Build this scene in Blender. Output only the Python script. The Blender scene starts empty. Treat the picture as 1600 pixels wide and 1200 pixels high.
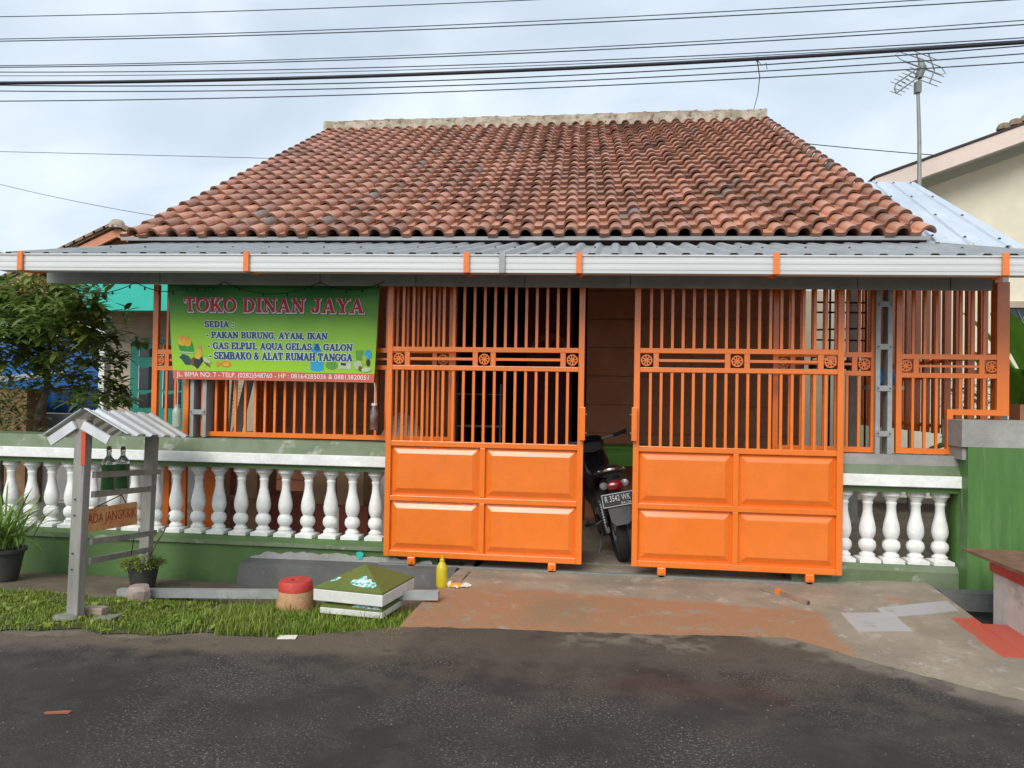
import bpy, math, random
import numpy as np
from mathutils import Vector, Matrix
random.seed(7); rng = np.random.default_rng(7)
scene = bpy.context.scene
col = scene.collection
R = math.radians

# ------------------------------------------------------------------ camera
F = 1200.0                                   # focal length in pixels of the 1600 px wide photograph
YAW, PITCH, ROLL = R(7.6), R(0.8), R(0.95)
CAM = Vector((0, -6.3, 1.5))
fwd = Vector((-math.sin(YAW)*math.cos(PITCH), math.cos(YAW)*math.cos(PITCH), math.sin(PITCH)))
r0 = fwd.cross(Vector((0, 0, 1))).normalized(); u0 = r0.cross(fwd)
RT = r0*math.cos(ROLL) + u0*math.sin(ROLL); UP = -r0*math.sin(ROLL) + u0*math.cos(ROLL)
cd = bpy.data.cameras.new('camera'); cam = bpy.data.objects.new('camera', cd); col.objects.link(cam)
cd.sensor_width = 36; cd.lens = F/1600*36; cd.clip_start = 0.05; cd.clip_end = 2000
M = Matrix((RT, UP, -fwd)).transposed().to_4x4(); M.translation = CAM; cam.matrix_world = M
scene.camera = cam

# ------------------------------------------------------------------ world, sun, exposure
SUN_EL, SUN_AZ = R(38), R(196)               # soft sun behind thin cloud, from the street side
w = bpy.data.worlds.new('World'); scene.world = w; w.use_nodes = True
nt = w.node_tree; nt.nodes.clear(); N = nt.nodes.new; L = nt.links.new
out = N('ShaderNodeOutputWorld'); bg = N('ShaderNodeBackground'); L(bg.outputs[0], out.inputs[0])
sky = N('ShaderNodeTexSky'); sky.sky_type = 'NISHITA'; sky.sun_disc = False
sky.sun_elevation = SUN_EL; sky.sun_rotation = SUN_AZ; sky.air_density = 1.0; sky.dust_density = 1.2
tc = N('ShaderNodeTexCoord')
mp = N('ShaderNodeMapping'); mp.inputs['Scale'].default_value = (1.0, 1.0, 2.2); L(tc.outputs['Generated'], mp.inputs[0])
nz = N('ShaderNodeTexNoise'); nz.inputs['Scale'].default_value = 1.9; nz.inputs['Detail'].default_value = 7; nz.inputs['Roughness'].default_value = .5
nz.inputs['Distortion'].default_value = .35
L(mp.outputs[0], nz.inputs['Vector'])
cr = N('ShaderNodeValToRGB'); L(nz.outputs['Fac'], cr.inputs[0])
e = cr.color_ramp.elements
e[0].position = .32; e[0].color = (4.2, 5.05, 5.95, 1); e[1].position = .70; e[1].color = (8.2, 8.8, 9.2, 1)
k = e.new(.5); k.color = (5.5, 6.35, 7.2, 1)
mx = N('ShaderNodeMix'); mx.data_type = 'RGBA'; mx.inputs['Factor'].default_value = .86
L(sky.outputs[0], mx.inputs['A']); L(cr.outputs[0], mx.inputs['B']); L(mx.outputs['Result'], bg.inputs['Color'])
bg.inputs['Strength'].default_value = .078
sd = bpy.data.lights.new('sun', 'SUN'); sd.energy = 1.5; sd.angle = R(35); sd.color = (1, .96, .9)
sun = bpy.data.objects.new('sun', sd); col.objects.link(sun)
sdir = Vector((math.sin(SUN_AZ)*math.cos(SUN_EL), math.cos(SUN_AZ)*math.cos(SUN_EL), math.sin(SUN_EL)))
sun.rotation_euler = sdir.to_track_quat('Z', 'Y').to_euler(); sun.location = (0, -8, 12)
vs = scene.view_settings; vs.view_transform = 'Standard'; vs.look = 'None'; vs.gamma = 1; vs.exposure = 0.84
scene.render.engine = 'CYCLES'

# ------------------------------------------------------------------ pixel -> place (distance from the plane it lies on)
def ray(x, y): return fwd*F + RT*(x-800) + UP*(600-y)
def at(x, y, Y=0.0):
    d = ray(x, y); return CAM + d*((Y-CAM.y)/d.y)
def gz(x, y, z=0.0):
    d = ray(x, y); return CAM + d*((z-CAM.z)/d.z)
def vz(Y): return -.16*min(1, max(0, (Y+1.95)/1.95))          # the verge dips from the road to the wall
def vg(x, y):
    z = 0
    for i in range(12): p = gz(x, y, z); z = vz(p.y)
    return p

# ------------------------------------------------------------------ materials
MATS = {}
def lin(r, g, b):
    f = lambda c: (c/255/12.92 if c <= 10 else ((c/255+.055)/1.055)**2.4)
    return (f(r), f(g), f(b))
def mat(name, c1, rough=.6, c2=None, scale=6, lo=.4, hi=.65, bump=.0, bscale=60, metal=0, var=.12, c3=None, s3=2.0, lo3=.55, hi3=.7,
        world=False, spec=.5, trans=0, coat=0, rvar=.1, stretch=(1, 1, 1), rand=0, tint=None, emit=None, transl=0):
    m = bpy.data.materials.new(name); m.use_nodes = True; MATS[name] = m
    t = m.node_tree; n = t.nodes.new; l = t.links.new; b = t.nodes['Principled BSDF']
    b.inputs['Roughness'].default_value = rough; b.inputs['Metallic'].default_value = metal
    b.inputs['Specular IOR Level'].default_value = spec; b.inputs['Transmission Weight'].default_value = trans
    b.inputs['Coat Weight'].default_value = coat; b.inputs['Coat Roughness'].default_value = .15
    if world: src = n('ShaderNodeNewGeometry').outputs['Position']
    else: src = n('ShaderNodeTexCoord').outputs['Object']
    oi = n('ShaderNodeObjectInfo')
    mpn = n('ShaderNodeMapping'); mpn.inputs['Scale'].default_value = stretch; l(src, mpn.inputs[0])
    if not world:
        cx = n('ShaderNodeCombineXYZ'); mu = n('ShaderNodeMath'); mu.operation = 'MULTIPLY'; mu.inputs[1].default_value = 37
        l(oi.outputs['Random'], mu.inputs[0]); l(mu.outputs[0], cx.inputs[0]); l(mu.outputs[0], cx.inputs[1]); l(cx.outputs[0], mpn.inputs['Location'])
    v = mpn.outputs[0]
    def noise(s, d=6, r=.6):
        q = n('ShaderNodeTexNoise'); q.inputs['Scale'].default_value = s; q.inputs['Detail'].default_value = d; q.inputs['Roughness'].default_value = r
        l(v, q.inputs['Vector']); return q.outputs['Fac']
    def ramp(fac, a, bb):
        q = n('ShaderNodeMapRange'); q.inputs['From Min'].default_value = a; q.inputs['From Max'].default_value = bb; l(fac, q.inputs['Value']); return q.outputs[0]
    def mixc(fac, a, bb):
        q = n('ShaderNodeMix'); q.data_type = 'RGBA'; l(fac, q.inputs['Factor'])
        for s, i in ((a, 'A'), (bb, 'B')):
            if hasattr(s, 'links'): l(s, q.inputs[i])
            else: q.inputs[i].default_value = (*s, 1)
        return q.outputs['Result']
    nA = noise(scale)
    d = tuple(c*(1-var) for c in c1); u = tuple(min(1, c*(1+var)) for c in c1)
    base = mixc(ramp(noise(scale*2.3), .3, .7), d, u)
    if c2: base = mixc(ramp(nA, lo, hi), base, c2)
    if c3: base = mixc(ramp(noise(s3, 8, .65), lo3, hi3), base, c3)
    if rand or tint:
        hs = n('ShaderNodeHueSaturation'); l(base, hs.inputs['Color'])
        if tint:
            at_ = n('ShaderNodeAttribute'); at_.attribute_name = tint; fac = at_.outputs['Fac']
        else: fac = oi.outputs['Random']
        q = n('ShaderNodeMapRange'); q.inputs['To Min'].default_value = 1-(rand or .3); q.inputs['To Max'].default_value = 1+(rand or .3); l(fac, q.inputs['Value'])
        l(q.outputs[0], hs.inputs['Value']); base = hs.outputs[0]
    l(base, b.inputs['Base Color'])
    if rvar:
        q = n('ShaderNodeMapRange'); q.inputs['From Min'].default_value = .3; q.inputs['From Max'].default_value = .7
        q.inputs['To Min'].default_value = max(0.02, rough-rvar); q.inputs['To Max'].default_value = min(1, rough+rvar); l(nA, q.inputs['Value']); l(q.outputs[0], b.inputs['Roughness'])
    if bump:
        bp = n('ShaderNodeBump'); bp.inputs['Strength'].default_value = bump; bp.inputs['Distance'].default_value = .02
        l(noise(bscale, 5, .6), bp.inputs['Height']); l(bp.outputs[0], b.inputs['Normal'])
    if transl:
        tr = n('ShaderNodeBsdfTranslucent'); l(base, tr.inputs['Color']); ms_ = n('ShaderNodeMixShader'); ms_.inputs[0].default_value = transl
        l(b.outputs[0], ms_.inputs[1]); l(tr.outputs[0], ms_.inputs[2]); l(ms_.outputs[0], t.nodes['Material Output'].inputs['Surface'])
    if emit: b.inputs['Emission Color'].default_value = (*emit, 1); b.inputs['Emission Strength'].default_value = 1
    return m
def boxmask(m, c, x0, x1, y0, y1, soft=.05, amp=.15, nscale=4, rough=None, gain=1.0, skew=0.0, wear=.27):
    """a stain or coat of paint with a ragged edge lying at a fixed place on the ground"""
    t = m.node_tree; n = t.nodes.new; l = t.links.new; b = t.nodes['Principled BSDF']
    g = n('ShaderNodeNewGeometry'); no = n('ShaderNodeTexNoise'); no.inputs['Scale'].default_value = nscale; no.inputs['Detail'].default_value = 8; no.inputs['Roughness'].default_value = .62
    l(g.outputs['Position'], no.inputs['Vector'])
    s = n('ShaderNodeVectorMath'); s.operation = 'SUBTRACT'; l(no.outputs['Color'], s.inputs[0]); s.inputs[1].default_value = (.5, .5, .5)
    s2 = n('ShaderNodeVectorMath'); s2.operation = 'SCALE'; l(s.outputs[0], s2.inputs[0]); s2.inputs['Scale'].default_value = amp*2
    s3 = n('ShaderNodeVectorMath'); l(s2.outputs[0], s3.inputs[0]); l(g.outputs['Position'], s3.inputs[1])
    sp = n('ShaderNodeSeparateXYZ'); l(s3.outputs[0], sp.inputs[0])
    sk = n('ShaderNodeMath'); sk.operation = 'MULTIPLY_ADD'; l(sp.outputs[0], sk.inputs[0]); sk.inputs[1].default_value = -skew; l(sp.outputs[1], sk.inputs[2])
    fac = None
    for o, a, bb in ((sp.outputs[0], x0-soft, x0+soft), (sp.outputs[0], x1+soft, x1-soft), (sk.outputs[0], y0-soft, y0+soft), (sk.outputs[0], y1+soft, y1-soft)):
        q = n('ShaderNodeMapRange'); q.interpolation_type = 'SMOOTHSTEP'
        rev = bb < a
        q.inputs['From Min'].default_value = min(a, bb); q.inputs['From Max'].default_value = max(a, bb)
        if rev: q.inputs['To Min'].default_value = 1; q.inputs['To Max'].default_value = 0
        l(o, q.inputs['Value'])
        if fac is None: fac = q.outputs[0]
        else:
            mu = n('ShaderNodeMath'); mu.operation = 'MULTIPLY'; l(fac, mu.inputs[0]); l(q.outputs[0], mu.inputs[1]); fac = mu.outputs[0]
    # worn through in places
    wn = n('ShaderNodeTexNoise'); wn.inputs['Scale'].default_value = nscale*2.2; wn.inputs['Detail'].default_value = 9; l(g.outputs['Position'], wn.inputs['Vector'])
    wr = n('ShaderNodeMapRange'); wr.inputs['From Min'].default_value = wear; wr.inputs['From Max'].default_value = wear+.15; wr.inputs['To Max'].default_value = gain; l(wn.outputs[0], wr.inputs['Value'])
    mu = n('ShaderNodeMath'); mu.operation = 'MULTIPLY'; l(fac, mu.inputs[0]); l(wr.outputs[0], mu.inputs[1]); fac = mu.outputs[0]
    old = b.inputs['Base Color'].links[0].from_socket
    q = n('ShaderNodeMix'); q.data_type = 'RGBA'; l(fac, q.inputs['Factor']); l(old, q.inputs['A']); q.inputs['B'].default_value = (*c, 1); l(q.outputs['Result'], b.inputs['Base Color'])
    if rough is not None:
        old = b.inputs['Roughness'].links[0].from_socket if b.inputs['Roughness'].links else None
        q = n('ShaderNodeMix'); l(fac, q.inputs['Factor'])
        if old: l(old, q.inputs['A'])
        q.inputs['B'].default_value = rough; l(q.outputs['Result'], b.inputs['Roughness'])

mat('orange', (.80, .185, .018), .27, var=.06, scale=3, rvar=.08, spec=.5, coat=.7, c3=(.70, .19, .03), s3=5, lo3=.6, hi3=.8)
mat('grey_steel', (.36, .38, .375), .5, (.29, .305, .30), 5, metal=.15, bump=.03)
mat('dark_steel', (.20, .225, .21), .55, (.16, .18, .17), 4)
mat('beam_grey', (.30, .32, .305), .55, (.24, .26, .245), 4)
mat('galv', (.74, .75, .76), .3, (.6, .61, .62), 3, metal=.2, rvar=.1)
mat('gutter', (.66, .67, .66), .38, (.56, .57, .56), 1.2, stretch=(.3, 3, 6), var=.04, c3=(.45, .45, .43), s3=3, lo3=.6, hi3=.85)
mat('eave_grey', (.30, .31, .31), .5, (.24, .25, .25), 3)
mat('canopy_sheet', (.31, .325, .33), .48, (.25, .265, .27), 2.0, metal=.0, c3=(.27, .27, .26), s3=4, lo3=.58, hi3=.8)
mat('blue_sheet', (.62, .68, .75), .34, (.57, .63, .70), 1.2, metal=.25)
mat('screw', (.05, .05, .05), .5)
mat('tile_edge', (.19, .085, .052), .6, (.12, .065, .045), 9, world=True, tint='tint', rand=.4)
mat('tile', (.49, .21, .12), .34, (.41, .185, .112), 9, .42, .6, c3=(.17, .10, .065), s3=6, lo3=.60, hi3=.76, bump=.25, bscale=45, tint='tint', rand=.38, world=True, rvar=.12)
mat('tile_grey', (.24, .17, .13), .45, (.18, .13, .10), 9, bump=.25, world=True, tint='tint', rand=.3)
mat('ridge', (.46, .41, .32), .85, (.30, .26, .19), 5, .42, .6, c3=(.12, .10, .07), s3=9, lo3=.55, hi3=.66, bump=.5, bscale=30, world=True)
mat('ridge_tile', (.34, .21, .13), .8, (.16, .13, .09), 6, .4, .6, bump=.4, bscale=40, world=True)
mat('white_paint', (.82, .82, .79), .55, (.70, .70, .66), 5, .45, .7, c3=(.45, .45, .39), s3=9, lo3=.64, hi3=.78, bump=.25, bscale=35, world=True)
mat('green_paint', (.088, .165, .05), .5, (.072, .14, .043), 2.5, c3=(.26, .29, .22), s3=2.2, lo3=.64, hi3=.75, bump=.15, bscale=25, world=True)
mat('green_light', (.115, .165, .078), .6, (.165, .205, .125), 3.5, .45, .6, c3=(.36, .36, .31), s3=5, lo3=.58, hi3=.7, bump=.2, bscale=30, world=True)
mat('green_run', (.072, .175, .04), .5, (.105, .22, .065), 8, .52, .62, stretch=(1, 1, .12), c3=(.30, .36, .25), s3=9, lo3=.62, hi3=.7, bump=.2, bscale=25, world=True)
mat('cement', (.34, .335, .31), .85, (.26, .255, .24), 3, .4, .65, c3=(.44, .43, .40), s3=6, lo3=.58, hi3=.72, bump=.3, bscale=30, world=True)
mat('cement_dark', (.135, .135, .13), .8, (.10, .10, .098), 3, c3=(.24, .235, .22), s3=7, lo3=.62, hi3=.75, bump=.25, bscale=40, world=True)
mat('asphalt', (.046, .041, .036), .8, (.036, .032, .029), 1.1, .38, .62, c3=(.075, .063, .050), s3=3.2, lo3=.5, hi3=.75, spec=.25, bump=.45, bscale=120, world=True, rvar=.1)
mat('dirt', (.135, .105, .07), .9, (.19, .155, .11), 3, .4, .6, c3=(.12, .09, .06), s3=8, lo3=.55, hi3=.7, bump=.6, bscale=60, world=True)
mat('soil', (.085, .075, .035), .95, (.05, .07, .02), 4, bump=.6, bscale=50, world=True)
mat('concrete', (.33, .275, .20), .78, (.25, .21, .155), 2.4, .38, .62, c3=(.44, .40, .34), s3=7, lo3=.56, hi3=.72, bump=.3, bscale=50, world=True)
mat('pebble', (.20, .185, .165), .9, rand=.5)
mat('house_wall', (.50, .19, .085), .55, (.43, .155, .07), 3, world=True)
mat('house_plaster', (.42, .17, .09), .8, (.36, .14, .08), 2, world=True)
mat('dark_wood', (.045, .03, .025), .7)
mat('cream', (.77, .71, .55), .85, (.71, .66, .51), 2, var=.05, world=True)
mat('fascia_pink', (.74, .60, .52), .6, var=.05, world=True)
mat('soffit_white', (.70, .70, .62), .7, var=.04, world=True)
mat('turquoise', (.02, .46, .36), .6, var=.06, scale=2, world=True)
mat('teal', (.02, .24, .18), .5, var=.08, world=True)
mat('beige', (.44, .37, .28), .85, (.38, .32, .24), 2, world=True)
mat('salmon', (.62, .27, .16), .75, (.55, .24, .14), 3, world=True)
mat('glass_dark', (.015, .02, .025), .08, spec=.8, rvar=0)
mat('tarp', (.010, .13, .40), .45, (.012, .10, .32), 3, stretch=(1, 1, .3), bump=.5, bscale=5, world=True)
mat('bark', (.22, .185, .14), .9, (.10, .08, .055), 9, bump=.6, bscale=40)
mat('leaf', (.15, .235, .045), .42, (.21, .275, .07), 3, .42, .62, c3=(.09, .16, .035), s3=5, lo3=.54, hi3=.70, transl=.42, tint='tint', rand=.45, world=True)
mat('leaf_young', (.20, .25, .045), .5, (.28, .27, .05), 6, tint='tint', rand=.3, transl=.35)
mat('blossom', (.42, .26, .08), .8, (.3, .22, .06), 20)
mat('grass', (.18, .27, .025), .55, (.23, .30, .04), 2.2, .4, .6, c3=(.22, .20, .07), s3=4, lo3=.56, hi3=.72, tint='tint', rand=.45, world=True, transl=.3)
mat('reed', (.21, .33, .06), .5, (.15, .26, .045), 5, tint='tint', rand=.3, transl=.35)
mat('banana', (.12, .28, .03), .4, (.17, .34, .05), 3, tint='tint', rand=.3, transl=.35)
mat('pot', (.035, .037, .035), .7, (.05, .05, .045), 6)
mat('black_plastic', (.012, .012, .013), .3, rvar=.05)
mat('black_paint', (.010, .010, .012), .15, coat=.6, rvar=.03)
mat('rubber', (.018, .018, .018), .8, bump=.3, bscale=90)
mat('chrome', (.75, .75, .75), .15, metal=1, rvar=.03)
mat('alloy', (.25, .25, .26), .4, metal=.8)
mat('red_lens', (.17, .005, .010), .12, spec=.6, coat=.5, rvar=0)
mat('clear_lens', (.16, .15, .15), .1, rvar=0)
mat('flap_grey', (.04, .04, .04), .55, (.06, .06, .06), 8)
mat('plate_black', (.03, .032, .035), .4, var=.2)
mat('plate_white', (.52, .52, .51), .5)
mat('red_paint', (.52, .045, .032), .6, (.42, .06, .045), 8, .5, .65, bump=.2, world=True)
mat('cone_body', (.50, .29, .15), .85, (.42, .22, .11), 9, c3=(.12, .09, .06), s3=11, lo3=.62, hi3=.7, bump=.35, bscale=30)
mat('cap_white', (.68, .67, .62), .7, (.6, .6, .55), 6, c3=(.40, .39, .34), s3=9, lo3=.63, hi3=.76, bump=.15)
mat('cap_green', (.105, .155, .035), .55, (.14, .15, .03), 3, c3=(.07, .10, .03), s3=5, lo3=.6, hi3=.7, bump=.15)
mat('paint_chip', (.02, .36, .30), .6, (.62, .74, .70), 34, .42, .50, bump=.3)
mat('stone_pink', (.48, .38, .32), .9, (.38, .29, .24), 7, bump=.5, bscale=25)
mat('stone_grey', (.24, .23, .20), .9, (.15, .16, .12), 8, bump=.5, bscale=25)
mat('brick', (.36, .28, .22), .9, (.22, .19, .15), 9, bump=.5, bscale=30)
mat('wood_grey', (.30, .29, .26), .85, (.21, .20, .18), 8, stretch=(1, 1, .15), c3=(.14, .13, .12), s3=13, lo3=.6, hi3=.7, bump=.3, bscale=50)
mat('wood_rail', (.28, .27, .24), .85, (.19, .18, .155), 9, stretch=(1, .15, 1), bump=.3, bscale=50)
mat('orange_tape', (.6, .075, .03), .6)
mat('sign_wood', (.62, .34, .13), .8, (.55, .21, .08), 5, .4, .6, bump=.2)
mat('sign_red', (.40, .06, .02), .8, (.33, .045, .02), 30)
mat('glass_green', (.02, .085, .025), .12, (.015, .06, .02), 12, spec=.7, rvar=.02)
mat('glass_clear', (.55, .60, .56), .08, trans=.85, rvar=0)
mat('cork', (.25, .05, .03), .7)
mat('yellow_plastic', (.60, .46, .015), .45, (.5, .42, .02), 5)
mat('glove_white', (.72, .68, .60), .9, bump=.5, bscale=80)
mat('glove_orange', (.80, .33, .02), .6)
mat('rust_tube', (.25, .15, .10), .7, (.32, .22, .15), 9)
mat('bottle_mint', (.46, .56, .45), .35, var=.1, trans=.25)
mat('bottle_pet', (.30, .26, .26), .2, (.20, .10, .08), 14, .45, .55, trans=.35)
mat('string_white', (.7, .55, .5), .8)
mat('wire', (.012, .013, .018), .6)
mat('wire_grey', (.05, .055, .065), .6)
mat('pole', (.24, .26, .24), .55, (.33, .33, .30), 6, metal=.3)
mat('cardboard', (.36, .22, .12), .85, (.30, .18, .095), 4, rand=.25)
mat('cardboard_red', (.20, .05, .03), .8, rand=.2)
mat('cloth_white', (.66, .66, .64), .9, bump=.3, bscale=15)
mat('green_bright', (.10, .30, .03), .5, var=.08)
mat('board_grey', (.34, .34, .32), .8, (.26, .26, .25), 5)
mat('thatch', (.30, .28, .16), .9, (.12, .14, .05), 20, .4, .6)
mat('rust_wood', (.16, .08, .045), .8, (.22, .13, .08), 9, bump=.3)
mat('box_white', (.62, .60, .57), .8, (.50, .48, .45), 4, c3=(.33, .30, .26), s3=3.2, lo3=.6, hi3=.75, bump=.3, bscale=25)
mat('shed_wood', (.22, .13, .06), .85, (.16, .09, .045), 6)
mat('toy_red', (.55, .03, .04), .5); mat('toy_green', (.02, .20, .12), .5)
mat('bag_blue', (.01, .20, .50), .35, bump=.6, bscale=30)
mat('net', (.02, .02, .02), .8)
mat('paper', (.72, .68, .60), .8, (.5, .35, .25), 25, .6, .7)
mat('chip_red', (.30, .10, .06), .85)
mat('red_dark', (.19, .03, .025), .6)
mat('pink_old', (.42, .14, .12), .6)
mat('ban_red', (.62, .03, .05), .5); mat('ban_white', (.80, .82, .78), .5); mat('ban_ink', (.012, .02, .05), .5)
mat('ban_blue', (.012, .055, .20), .5); mat('ban_halo', (.62, .76, .52), .5); mat('ban_strip', (.60, .115, .085), .5, var=.05)
for nm, c in dict(b_yellow=(.70, .42, .03), b_peach=(.75, .30, .05), b_green=(.02, .28, .03), b_teal=(.012, .07, .07), b_brown=(.16, .07, .02), b_dark=(.02, .025, .03),
                  b_fish=(.62, .26, .03), b_cyan=(.02, .34, .58), b_lime=(.35, .50, .04), b_pale=(.45, .55, .35), b_gas=(.10, .32, .04), b_comb=(.55, .25, .18)).items(): mat(nm, c, .5)

# ------------------------------------------------------------------ mesh helpers
WL = {}                                     # world place of every object made here
class MB:
    def __init__(s): s.v = []; s.f = []; s.mi = []; s.t = []; s.cur = 0; s.tint = None
    def add(s, vs, fs):
        o = len(s.v); s.v += [Vector(p) for p in vs]; s.f += [tuple(i+o for i in f) for f in fs]; s.mi += [s.cur]*len(fs)
        s.t += [s.tint if s.tint is not None else .5]*len(vs); return s
    def box(s, x0, x1, y0, y1, z0, z1):
        return s.add([(x, y, z) for z in (z0, z1) for y in (y0, y1) for x in (x0, x1)],
                     [(0, 2, 3, 1), (4, 5, 7, 6), (0, 1, 5, 4), (2, 6, 7, 3), (0, 4, 6, 2), (1, 3, 7, 5)])
    def bar(s, a, b, w, h, up=(0, 0, 1)):
        a, b = Vector(a), Vector(b); d = (b-a).normalized(); up = Vector(up)
        if abs(d.dot(up)) > .98: up = Vector((0, 1, 0))
        x = d.cross(up).normalized()*w/2; y = x.cross(d).normalized()*h/2
        vs = [p+i*x+j*y for p in (a, b) for i, j in ((-1, -1), (1, -1), (1, 1), (-1, 1))]
        return s.add(vs, [(3, 2, 1, 0), (4, 5, 6, 7), (0, 1, 5, 4), (1, 2, 6, 5), (2, 3, 7, 6), (3, 0, 4, 7)])
    def tube(s, pts, r, n=8, caps=True):
        pts = [Vector(p) for p in pts]; rs = r if hasattr(r, '__len__') else [r]*len(pts)
        vs = []; prev = None
        for i, p in enumerate(pts):
            d = (pts[min(i+1, len(pts)-1)]-pts[max(i-1, 0)]).normalized()
            if prev is None:
                u = d.cross(Vector((0, 0, 1)));
                if u.length < .05: u = d.cross(Vector((0, 1, 0)))
            else: u = prev - d*prev.dot(d)
            u.normalize(); prev = u; q = d.cross(u)
            vs += [p + (u*math.cos(2*math.pi*k/n)+q*math.sin(2*math.pi*k/n))*rs[i] for k in range(n)]
        fs = [(i*n+k, i*n+(k+1) % n, (i+1)*n+(k+1) % n, (i+1)*n+k) for i in range(len(pts)-1) for k in range(n)]
        if caps: fs += [tuple(range(n-1, -1, -1)), tuple((len(pts)-1)*n+k for k in range(n))]
        return s.add(vs, fs)
    def lathe(s, prof, n=14, c=(0, 0, 0), sq=()):
        """prof: (r, z); indices in sq are square in plan"""
        c = Vector(c); vs = []
        for i, (r, z) in enumerate(prof):
            for k in range(n):
                a = 2*math.pi*(k+.5)/n; rr = r
                if i in sq: rr = r/max(abs(math.cos(a)), abs(math.sin(a)))
                vs.append(c+Vector((rr*math.cos(a), rr*math.sin(a), z)))
        m = len(prof)
        fs = [(i*n+k, i*n+(k+1) % n, (i+1)*n+(k+1) % n, (i+1)*n+k) for i in range(m-1) for k in range(n)]
        return s.add(vs, fs+[tuple(range(n-1, -1, -1)), tuple((m-1)*n+k for k in range(n))])
    def prism(s, poly, y0, y1):
        """polygon in x,z extruded along y"""
        n = len(poly)
        return s.add([(x, y0, z) for x, z in poly]+[(x, y1, z) for x, z in poly],
                     [tuple(range(n)), tuple(range(2*n-1, n-1, -1))]+[(i, i+n, (i+1) % n+n, (i+1) % n) for i in range(n)])
    def prismx(s, poly, x0, x1):
        """polygon in y,z extruded along x"""
        n = len(poly)
        return s.add([(x0, y, z) for y, z in poly]+[(x1, y, z) for y, z in poly],
                     [tuple(range(n-1, -1, -1)), tuple(range(n, 2*n))]+[(i, (i+1) % n, (i+1) % n+n, i+n) for i in range(n)])
    def slab(s, poly, z0, z1):
        """polygon in x,y (z may be a function) extruded along z"""
        n = len(poly)
        return s.add([(x, y, z0) for x, y in poly]+[(x, y, z1) for x, y in poly],
                     [tuple(range(n-1, -1, -1)), tuple(range(n, 2*n))]+[(i, (i+1) % n, (i+1) % n+n, i+n) for i in range(n)])
    def xf(s, m):
        s.v = [m @ p for p in s.v]; return s
    def mesh(s, name, m, smooth=False, shift=Vector()):
        me = bpy.data.meshes.new(name); me.from_pydata([tuple(p-shift) for p in s.v], [], s.f)
        for k in (m if isinstance(m, (list, tuple)) else [m]): me.materials.append(MATS[k])
        if isinstance(m, (list, tuple)): me.polygons.foreach_set('material_index', s.mi)
        if any(t != .5 for t in s.t): a = me.attributes.new('tint', 'FLOAT', 'POINT'); a.data.foreach_set('value', s.t)
        else: a = me.attributes.new('tint', 'FLOAT', 'POINT'); a.data.foreach_set('value', [.5]*len(s.v))
        if smooth:
            me.polygons.foreach_set('use_smooth', [True]*len(me.polygons))
            if smooth != 'all': me.set_sharp_from_angle(angle=R(smooth if smooth is not True else 38))
        return me
    def build(s, name, m, parent=None, smooth=False, label=None, cat=None, group=None, kind=None, bevel=0, origin=None):
        lo = Vector([min(p[i] for p in s.v) for i in range(3)]); hi = Vector([max(p[i] for p in s.v) for i in range(3)])
        o = Vector(origin) if origin is not None else Vector(((lo.x+hi.x)/2, (lo.y+hi.y)/2, lo.z))
        ob = bpy.data.objects.new(name, s.mesh(name, m, smooth, o)); col.objects.link(ob)
        if bevel:
            bv = ob.modifiers.new('bevel', 'BEVEL'); bv.width = bevel; bv.segments = 2; bv.limit_method = 'ANGLE'
        place(ob, o, parent); return tag(ob, label, cat, group, kind)
def place(ob, o, parent=None):
    WL[ob.name] = Vector(o)
    if parent: ob.parent = parent; ob.location = Vector(o)-WL[parent.name]
    else: ob.location = o
    return ob
def tag(o, label=None, cat=None, group=None, kind=None):
    if label: o['label'] = label
    if cat: o['category'] = cat
    if group: o['group'] = group
    if kind: o['kind'] = kind
    return o
def thing(name, loc, label, cat, group=None):
    o = bpy.data.objects.new(name, None); o.empty_display_size = .1; col.objects.link(o); place(o, loc); return tag(o, label, cat, group)
def inst(name, me, loc, parent=None, rot=None, scale=None, label=None):
    o = bpy.data.objects.new(name, me); col.objects.link(o); place(o, loc, parent)
    if rot is not None: o.rotation_euler = rot
    if scale is not None: o.scale = scale
    return tag(o, label)
def bbox(name, m, parent, x0, x1, y0, y1, z0, z1, **k): return MB().box(x0, x1, y0, y1, z0, z1).build(name, m, parent, **k)
def textmesh(s, size, name, m, extrude=.0):
    cu = bpy.data.curves.new(name, 'FONT'); cu.body = s; cu.size = size; cu.extrude = extrude; cu.resolution_u = 3; cu.align_x = 'CENTER'; cu.align_y = 'CENTER'
    t = bpy.data.objects.new(name, cu); col.objects.link(t); bpy.context.view_layer.update()
    me = bpy.data.meshes.new_from_object(t.evaluated_get(bpy.context.evaluated_depsgraph_get())); me.name = name
    bpy.data.objects.remove(t); bpy.data.curves.remove(cu)
    me.materials.clear(); me.materials.append(MATS[m]); return me
def leaf(mb, p, d, ln, wd, droop=.4, fold=.25, up=Vector((0, 0, 1)), seg=3):
    d = Vector(d).normalized(); sd_ = d.cross(up)
    if sd_.length < .05: sd_ = Vector((1, 0, 0))
    sd_.normalize(); vs = []; q = Vector(p); step = ln/seg; dd = d.copy()
    ws = [.12, .95, .8, 0.02] if seg == 3 else [.25]+[math.sin(math.pi*(.12+.8*i/seg))**.7 for i in range(1, seg)]+[.02]
    for i in range(seg+1):
        n_ = sd_.cross(dd); w_ = wd*.5*ws[i]
        vs += [q-sd_*w_+n_*w_*fold, q.copy(), q+sd_*w_+n_*w_*fold]
        q = q+dd*step; dd = (dd-up*droop*(.5/seg*1.5)).normalized()
    fs = []
    for i in range(seg):
        a = i*3; fs += [(a, a+1, a+4, a+3), (a+1, a+2, a+5, a+4)]
    mb.add(vs, fs)
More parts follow.
